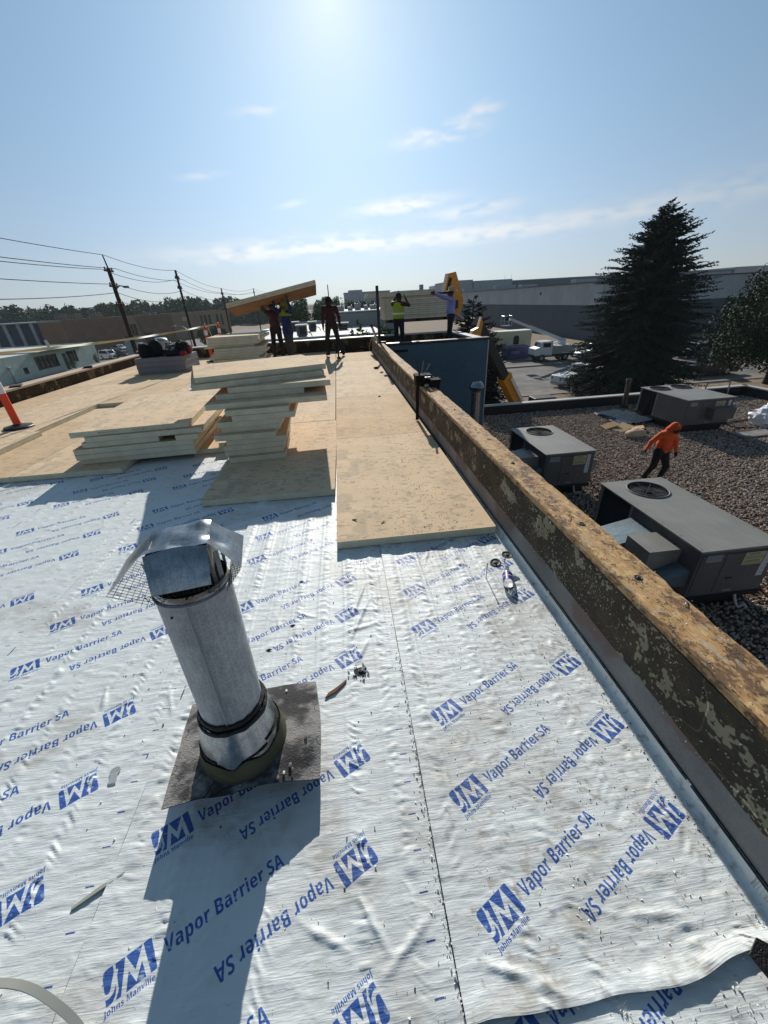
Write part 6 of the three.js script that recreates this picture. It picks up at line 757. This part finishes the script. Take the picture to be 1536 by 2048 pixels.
// ---------------------------------------------------------------- people
// joints in metres for a standing figure facing +z, feet at y 0; a pose overrides some of them
const stand = { head: [0, 1.60, .02], crown: [0, 1.665, .0], chin: [0, 1.53, .05], neck: [0, 1.46, -.01], chest: [0, 1.30, 0], belly: [0, 1.10, .015], pelvis: [0, .94, 0],
  shL: [.185, 1.405, -.01], elL: [.235, 1.13, -.03], wrL: [.25, .89, .04], shR: [-.185, 1.405, -.01], elR: [-.235, 1.13, -.03], wrR: [-.25, .89, .04],
  hiL: [.09, .91, 0], knL: [.105, .50, .025], anL: [.11, .09, -.01], toL: [.125, .035, .15], hiR: [-.09, .91, 0], knR: [-.105, .50, .025], anR: [-.11, .09, -.01], toR: [-.125, .035, .15] };
const lin = h => { const c = new THREE.Color(h); return [c.r, c.g, c.b]; };
function person(label, p, turn, pose, col, extras, scale = 1) {
  const t = thing('person', label, 'person', p, turn); t.scale.setScalar(scale); const J = { ...stand, ...pose };
  const sk = lin(col.skin ?? 0x6b4632), sh = lin(col.shirt), pa = lin(col.pants), bo = lin(col.shoes ?? 0x1a1614), sl = col.sleeves === 'short' ? sk : sh, hd = col.hood ? lin(col.hood) : sk, ha = lin(col.hands ?? 0x6b4632);
  const mid = (a, b, f = .5) => [0, 1, 2].map(i => lerp(J[a][i], J[b][i], f)), off = (a, d) => J[a].map((v, i) => v + d[i]);
  const B = [ // a, b, ra, rb, colour, blend
    [J.chin, J.head, .062, .088, sk], [J.head, J.crown, .088, .086, col.hair ? lin(col.hair) : hd], [J.neck, J.chin, .056, .05, col.hood ? hd : sk], [off('chin', [0, .035, .06]), off('chin', [0, .05, .055]), .016, .013, sk],
    [off('chest', [-.075, .06, 0]), off('chest', [.075, .06, 0]), .118, .118, sh], [off('neck', [-.12, -.07, -.005]), off('neck', [.12, -.07, -.005]), .068, .068, sh], [J.chest, J.belly, .138, .132, sh], [off('belly', [-.05, 0, 0]), off('belly', [.05, 0, 0]), .118, .118, sh], [J.belly, mid('belly', 'pelvis', .75), .125, .132, sh],
    [off('pelvis', [-.065, -.01, 0]), off('pelvis', [.065, -.01, 0]), .118, .118, pa]];
  for (const s of ['L', 'R']) { B.push([J['sh' + s], J['el' + s], .066, .05, sh], [J['el' + s], J['wr' + s], .05, .034, sl], [J['hi' + s], J['kn' + s], .096, .068, pa], [J['kn' + s], J['an' + s], .068, .05, pa], [J['an' + s], J['to' + s], .05, .036, bo], [off('an' + s, [0, -.03, -.05]), J['an' + s], .04, .045, bo]); }
  if (col.bulk) for (const b of B) { b[2] *= b[4] === sh || b[4] === pa ? col.bulk : 1; b[3] *= b[4] === sh || b[4] === pa ? col.bulk : 1; }
  if (col.hood) B.push([off('head', [0, .02, -.03]), off('neck', [0, .06, -.05]), .115, .085, hd]);
  let lo = [9, 9, 9], hi = [-9, -9, -9]; for (const [a, b, r0, r1] of B) for (let i = 0; i < 3; i++) { lo[i] = Math.min(lo[i], a[i] - r0, b[i] - r1); hi[i] = Math.max(hi[i], a[i] + r0, b[i] + r1); }
  const half = Math.max(...hi.map((v, i) => (v - lo[i]) / 2)) * 1.06, ce = hi.map((v, i) => (v + lo[i]) / 2), N = 104;
  const seg = (x, y, z, k) => { const [a, b, r0, r1] = B[k]; const dx = b[0] - a[0], dy = b[1] - a[1], dz = b[2] - a[2], l2 = dx * dx + dy * dy + dz * dz + 1e-9, h = clamp(((x - a[0]) * dx + (y - a[1]) * dy + (z - a[2]) * dz) / l2), ex = x - a[0] - dx * h, ey = y - a[1] - dy * h, ez = z - a[2] - dz * h; return Math.sqrt(ex * ex + ey * ey + ez * ez) - lerp(r0, r1, h); };
  const mc = new MarchingCubes(N, M.skinTone, false, false, 90000); mc.isolation = 0; const F = mc.field; F.fill(-1);
  for (let k = 0; k < B.length; k++) { const [a, b, r0, r1] = B[k], m = .09; const ix = (v, i) => Math.floor(((v - ce[i]) / half + 1) / 2 * N); const i0 = Math.max(0, ix(Math.min(a[0] - r0, b[0] - r1) - m, 0)), i1 = Math.min(N - 1, ix(Math.max(a[0] + r0, b[0] + r1) + m, 0) + 1), j0 = Math.max(0, ix(Math.min(a[1] - r0, b[1] - r1) - m, 1)), j1 = Math.min(N - 1, ix(Math.max(a[1] + r0, b[1] + r1) + m, 1) + 1), k0 = Math.max(0, ix(Math.min(a[2] - r0, b[2] - r1) - m, 2)), k1 = Math.min(N - 1, ix(Math.max(a[2] + r0, b[2] + r1) + m, 2) + 1);
    for (let z = k0; z <= k1; z++) for (let y = j0; y <= j1; y++) for (let x = i0; x <= i1; x++) { const X = (x / N * 2 - 1) * half + ce[0], Y = (y / N * 2 - 1) * half + ce[1], Z = (z / N * 2 - 1) * half + ce[2], q = z * N * N + y * N + x, d = seg(X, Y, Z, k), c = -F[q], K = .035, h = clamp(.5 + .5 * (c - d) / K); F[q] = -(lerp(c, d, h) - K * h * (1 - h)); } }
  mc.update(); const n = mc.count, P = new Float32Array(n * 3), Nn = new Float32Array(n * 3), C = new Float32Array(n * 3);
  for (let i = 0; i < n; i++) { const x = mc.positionArray[i * 3] * half + ce[0], y = mc.positionArray[i * 3 + 1] * half + ce[1], z = mc.positionArray[i * 3 + 2] * half + ce[2]; const w = .006 * (fbm(x * 14 + 3, y * 11 + z * 9, 701, 3) - .5); P.set([x, y, z], i * 3); Nn.set([mc.normalArray[i * 3], mc.normalArray[i * 3 + 1], mc.normalArray[i * 3 + 2]], i * 3); let best = 9, bc = sh; for (let k = 0; k < B.length; k++) { const d = seg(x, y, z, k); if (d < best) { best = d; bc = B[k][4]; } } const tt = .8 + .4 * fbm(x * 9 + 5, y * 8 + z * 7, 702, 3); C.set([bc[0] * tt, bc[1] * tt, bc[2] * tt], i * 3); }
  const g = new THREE.BufferGeometry(); g.setAttribute('position', new THREE.BufferAttribute(P, 3)); g.setAttribute('normal', new THREE.BufferAttribute(Nn, 3)); g.setAttribute('color', new THREE.BufferAttribute(C, 3));
  // hands: palm, four bent fingers, a thumb from the side of the palm
  const parts = [g], capsule = (a, b, r0, r1) => { const q = merge([rod(a, b, r0, r1, 7), new THREE.SphereGeometry(r1, 7, 5).translate(...b)]); const c = new Float32Array(q.attributes.position.count * 3); for (let i = 0; i < c.length; i += 3) c.set(ha, i); q.setAttribute('color', new THREE.BufferAttribute(c, 3)); return q; };
  for (const s of ['L', 'R']) { const w = V(...J['wr' + s]), d = w.clone().sub(V(...J['el' + s])).normalize(), out = V(s === 'L' ? 1 : -1, 0, 0), sd = new THREE.Vector3().crossVectors(d, out).normalize(), nn = new THREE.Vector3().crossVectors(sd, d).normalize().multiplyScalar(s === 'L' ? -1 : 1); if (J['grip' + s]) nn.set(...J['grip' + s]).normalize(); const at = (a, b, c) => w.clone().addScaledVector(d, a).addScaledVector(sd, b).addScaledVector(nn, c).toArray(); parts.push(capsule(at(-.01, 0, 0), at(.055, .012, 0), .03, .026), capsule(at(.02, -.018, 0), at(.075, -.02, 0), .024, .02), capsule(at(.02, .02, 0), at(.075, .022, 0), .024, .02)); [[.030, .070], [.010, .078], [-.010, .074], [-.030, .058]].forEach(([o, L]) => { const k = at(.085, o, 0), m = at(.085 + L * .5, o, .012), e = at(.085 + L * .82, o, .036); parts.push(capsule(k, m, .0105, .0095), capsule(m, e, .0095, .008)); }); parts.push(capsule(at(.02, .03, .005), at(.055, .058, .014), .013, .011), capsule(at(.055, .058, .014), at(.088, .062, .03), .011, .009)); }
  // face: brow, eyes, ears
  const fz = V(...J.head).sub(V(...J.neck)); obj('body', merge(parts), M.skinTone, t);
  if (!col.hood) for (const s of [-1, 1]) { obj('ear', new THREE.SphereGeometry(.022, 8, 6).scale(.5, 1.2, .8).translate(J.head[0] + s * .086, J.head[1] - .02, J.head[2]), std({ color: col.skin ?? 0x6b4632, roughness: .8 }), t); }
  for (const s of [-1, 1]) obj('eye', new THREE.SphereGeometry(.011, 8, 6).translate(J.head[0] + s * .03, J.head[1] - .005, J.head[2] + .083), M.acBlack, t);
  obj('mouth', rbx(.045, .008, .01, .003, J.chin[0], J.chin[1] + .002, J.chin[2] + .06), std({ color: 0x5a2f28, roughness: .7 }), t);
  if (extras) extras(t, J); return t;
}
const cloth = c => std({ color: c, roughness: .9, side: THREE.DoubleSide });
const yB = .012 + TB + .002;
// man in an orange hood on the gravel roof, looking down, arms out
person('person in an orange hooded sweatshirt walking across the gravel roof, head bowed', [8.22, GRAVEL + .02, -8.9], .1, { head: [.03, 1.56, .16], crown: [.03, 1.62, .13], chin: [.03, 1.50, .21], neck: [.01, 1.43, .07], chest: [0, 1.28, .03], shL: [.195, 1.36, .03], elL: [.30, 1.12, .06], wrL: [.30, .90, .14], shR: [-.195, 1.38, .03], elR: [-.40, 1.20, .0], wrR: [-.56, 1.02, .05], knL: [.11, .5, .16], anL: [.1, .1, .06], toL: [.11, .05, .2], knR: [-.1, .5, -.02], anR: [-.1, .11, -.2], toR: [-.11, .04, -.07] },
  { shirt: 0xd9541a, pants: 0x17151a, hood: 0xd9541a, skin: 0x3d2a20, hands: 0x2a2220, bulk: 1.2 }, (t, J) => { obj('hood_rim', xf(new THREE.TorusGeometry(.088, .02, 8, 20), [.03, 1.57, .22], [.45, 0, 0]), cloth(0xc24a16), t); obj('pocket', rbx(.3, .16, .02, .01, 0, 1.06, .15, -.1), cloth(0xc24a16), t); });
// walking man in maroon on the boards
person('person in a maroon hoodie and cap walking on the boards, seen from behind', [-.22, yB, -13.6], Math.PI + .25, { head: [0, 1.57, .05], crown: [0, 1.635, .03], chin: [0, 1.50, .09], neck: [0, 1.44, .02], elL: [.245, 1.12, .02], wrL: [.24, .88, .1], elR: [-.26, 1.13, -.05], wrR: [-.28, .88, -.02], hiL: [.1, .9, 0], knL: [.14, .5, .14], anL: [.16, .1, .12], toL: [.18, .045, .27], hiR: [-.1, .9, 0], knR: [-.17, .5, -.02], anR: [-.27, .11, -.16], toR: [-.3, .045, -.03] },
  { shirt: 0x3a141c, pants: 0x14161c, skin: 0x51362a, hair: 0x15120f }, (t) => { obj('cap', [xf(new THREE.SphereGeometry(.105, 18, 10, 0, 6.3, 0, 1.6), [0, 1.60, .03]), xf(cyl(.085, .085, .012, 0, 0, 0, 18), [0, 1.61, .13], [.2, 0, 0])], cloth(0x1b1b22), t); obj('hood_roll', xf(new THREE.TorusGeometry(.09, .035, 8, 18), [0, 1.42, -.03], [1.9, 0, 0]), cloth(0x32121a), t); });
// the two carriers
const overhead = { elL: [.30, 1.52, .12], wrL: [.26, 1.72, .16], elR: [-.30, 1.52, .12], wrR: [-.26, 1.72, .16], gripL: [0, 1, 0], gripR: [0, 1, 0] };
person('person in blue with a hi-vis shoulder carrying boards overhead, standing straight', [-1.56, yB, -13.35], -.5, { ...overhead, knL: [.07, .5, .02], anL: [.07, .09, 0], toL: [.1, .035, .15], knR: [-.07, .5, .02], anR: [-.07, .09, 0], toR: [-.1, .035, .15] }, { shirt: 0x182c5c, pants: 0x3a3c42, skin: 0x51362a, hood: 0x7d8422 }, (t) => { obj('neck_drape', lathe([[.20, 1.30], [.19, 1.38], [.12, 1.46], [.09, 1.5]], 20).scale(1.05, 1, .72), cloth(0x8d9626), t); obj('long_shirt_hem', lathe([[.16, .78], [.162, .9], [.155, 1.0]], 20).scale(1.12, 1, .88), cloth(0x182c5c), t); }, .97);
person('person in a dull red shirt carrying boards overhead behind the one in blue', [-1.98, yB, -13.75], .2, { ...overhead, wrL: [.22, 1.70, .05], knR: [-.14, .5, .1], anR: [-.16, .1, .02] }, { shirt: 0x45262a, pants: 0x15171f, skin: 0x5b3d2e, hair: 0x15120f, sleeves: 'short' }, (t) => { obj('belt', lathe([[.135, .95], [.137, .985]], 24).scale(1.25, 1, 1), M.blackCloth, t); }, .97);
{ const A = [-1.84, 1.735, -13.45]; for (let i = 0; i < 2; i++) { const o = board(2.62, 1.2, A[0], A[1] + i * .063, A[2] + .02 * i, .06, i ? 'upper of two cream boards carried tilted overhead' : 'lower of two cream boards carried tilted overhead, its underside coloured darker for shade', undefined, 0, [-.2, .185]); if (!i) o.children.find(c => c.name === 'bottom_facer').material = std({ map: rep(T.facer, .8), color: 0xa2948a, roughness: .9 }); } }  // lower board: shade under it is tinted into the bottom facer colour
// workers on the wing with the boards on the forks
person('person in a hi-vis vest reaching up to boards behind the blue wall', [1.98, yB, -13.9], Math.PI - .5, { elL: [.26, 1.46, .22], wrL: [.18, 1.62, .36], elR: [-.27, 1.35, .24], wrR: [-.14, 1.52, .34], gripL: [0, 1, 0], gripR: [0, 1, 0], head: [0, 1.58, .06], crown: [0, 1.64, .04], chin: [0, 1.51, .1] }, { shirt: 0x4a2620, pants: 0x151a2a, skin: 0x51362a, hair: 0x1a1512, sleeves: 'short' }, (t) => { obj('vest', [lathe([[.16, .98], [.168, 1.1], [.172, 1.3], [.15, 1.42], [.09, 1.45]], 24).scale(1.12, 1, .92)], cloth(0x9cac2c), t); obj('reflective_stripe', [lathe([[.173, 1.10], [.1745, 1.15]], 24).scale(1.12, 1, .92)], M.whiteBand, t); });
person('person in a lavender shirt and straw hat steadying boards behind the blue wall', [3.66, yB, -13.7], -1.75, { elL: [.24, 1.50, .27], wrL: [.16, 1.60, .50], elR: [-.24, 1.48, .26], wrR: [-.14, 1.58, .49], gripL: [0, -1, .4], gripR: [0, -1, .4] }, { shirt: 0x8f92c8, pants: 0x141826, skin: 0x6a4836, hair: 0x1a1512 }, (t) => { obj('straw_hat', lathe([[.21, 1.635], [.2, 1.645], [.105, 1.655], [.1, 1.74], [.06, 1.765], [0, 1.765]], 28).translate(0, 0, .0), std({ color: 0xb59f74, roughness: .95, side: THREE.DoubleSide }), t); obj('belt', lathe([[.137, .955], [.139, .995]], 24).scale(1.25, 1, 1), M.blackCloth, t); }, 1.02);
// boards on the forks: a strapped stack and two slid towards the workers
{ const x = 2.92, z = -16.25, y0 = .96; for (let i = 0; i < 11; i++) board(2.44, 1.22, x + .04 * (hash(i, 2, 3) - .5), y0 + i * .067, z + .08 * (hash(i, 4, 7) - .5), .02, i === 0 ? 'lowest board of the stack on the forks beyond the blue wall' : `cream board, ${ORD[i]} from the bottom of the stack on the forks`, 'boards on the forks', [0, 1, 0, 2, 0][i % 5]); for (let i = 0; i < 2; i++) board(2.44, 1.22, x - .62 + .02 * i, y0 + 11 * .067 + i * .0635, z + .1, .04, i ? 'topmost board slid sideways off the stack on the forks' : 'board under the topmost one, slid sideways on the forks', undefined, 2); }
// telehandler: body on the ground behind the gravel building, boom raised to the roof
{ const t = thing('telehandler', 'yellow telehandler with its boom raised to hold boards at the roof', 'telehandler', [0, 0, 0]);
  const P = [10.35, -5.0, -21.2], Q = [5.6, 1.35, -18.4], v = (f) => P.map((q, i) => lerp(q, Q[i], f)); obj('outer_boom', bar(P, v(.45), .42, .62), M.yellow, t); obj('inner_boom', bar(v(.43), v(.88), .32, .46), M.machineDark, t); obj('boom_stripe', bar([v(.1)[0] + .2, v(.1)[1] + .1, v(.1)[2] + .3], [v(.42)[0] + .2, v(.42)[1] + .1, v(.42)[2] + .3], .03, .14), M.whiteBand, t);
  // triangular boom head above the stack
  const head = extr([[-.42, -.4], [-.14, .68], [.14, .72], [.52, -.3], [.4, -.75], [-.1, -.6]], .34, .03); head.translate(0, 0, -.17); head.rotateY(.15); head.translate(4.78, 1.72, -18.1); const h = obj('boom_head', head, M.yellow, t); obj('slot', rbx(.12, .55, .02, .005, 4.66, 2.0, -17.86, 0, .15, -.25), M.machineDark, h);
  obj('tilt_cylinder', rod([5.4, .7, -18.2], [4.6, 1.1, -17.4], .08, .06, 10), M.steel, t);
  obj('carriage', [bar([1.9, .86, -17.05], [4.5, .86, -17.05], .1, .14), bar([1.9, 1.7, -17.05], [4.5, 1.7, -17.05], .1, .14), ...[2.1, 3.2, 4.3].map(x => bx(.1, 1.0, .1, x, 1.3, -17.05)), bar([4.2, 1.2, -17.1], [5.0, 1.3, -18.0], .25, .3)], M.machineDark, t); for (const x of [2.3, 3.5]) obj('fork', box3(x, x + .13, .895, .955, -17.0, -15.7), M.machineDark, t);
  obj('bracket', [extr([[0, 0], [.4, 0], [.48, .55], [.42, .75], [.33, .36], [.07, .25]], .3, .02).translate(5.65, .0, -18.0)], M.yellow, t);
  const b = [11.6, GROUND, -22.5]; obj('chassis', rbx(4.6, .9, 1.9, .08, b[0], b[1] + 1.0, b[2]), M.yellow, t); obj('cab', [rbx(1.3, 1.4, .9, .06, b[0] - .1, b[1] + 2.0, b[2] + .6)], M.machineDark, t); obj('cab_window', rbx(1.0, .8, .03, .01, b[0] - .1, b[1] + 2.15, b[2] + 1.06), M.glass, t); obj('boom_tower', rbx(.9, 1.2, .5, .05, 10.6, GROUND + 1.5, -21.4), M.yellow, t); for (const x of [-1.5, 1.5]) for (const s of [-.95, .95]) { const w = obj('wheel', cyl(.6, .6, .42, b[0] + x, b[1] + .6, b[2] + s, 22, Math.PI / 2), M.tyre, t); obj('rim', cyl(.3, .3, .43, b[0] + x, b[1] + .6, b[2] + s, 14, Math.PI / 2), M.yellow, w); } }
for (const m of []) m;
scene.fog = new THREE.FogExp2(0xc9d6de, .0003);
renderer.render(scene, camera);
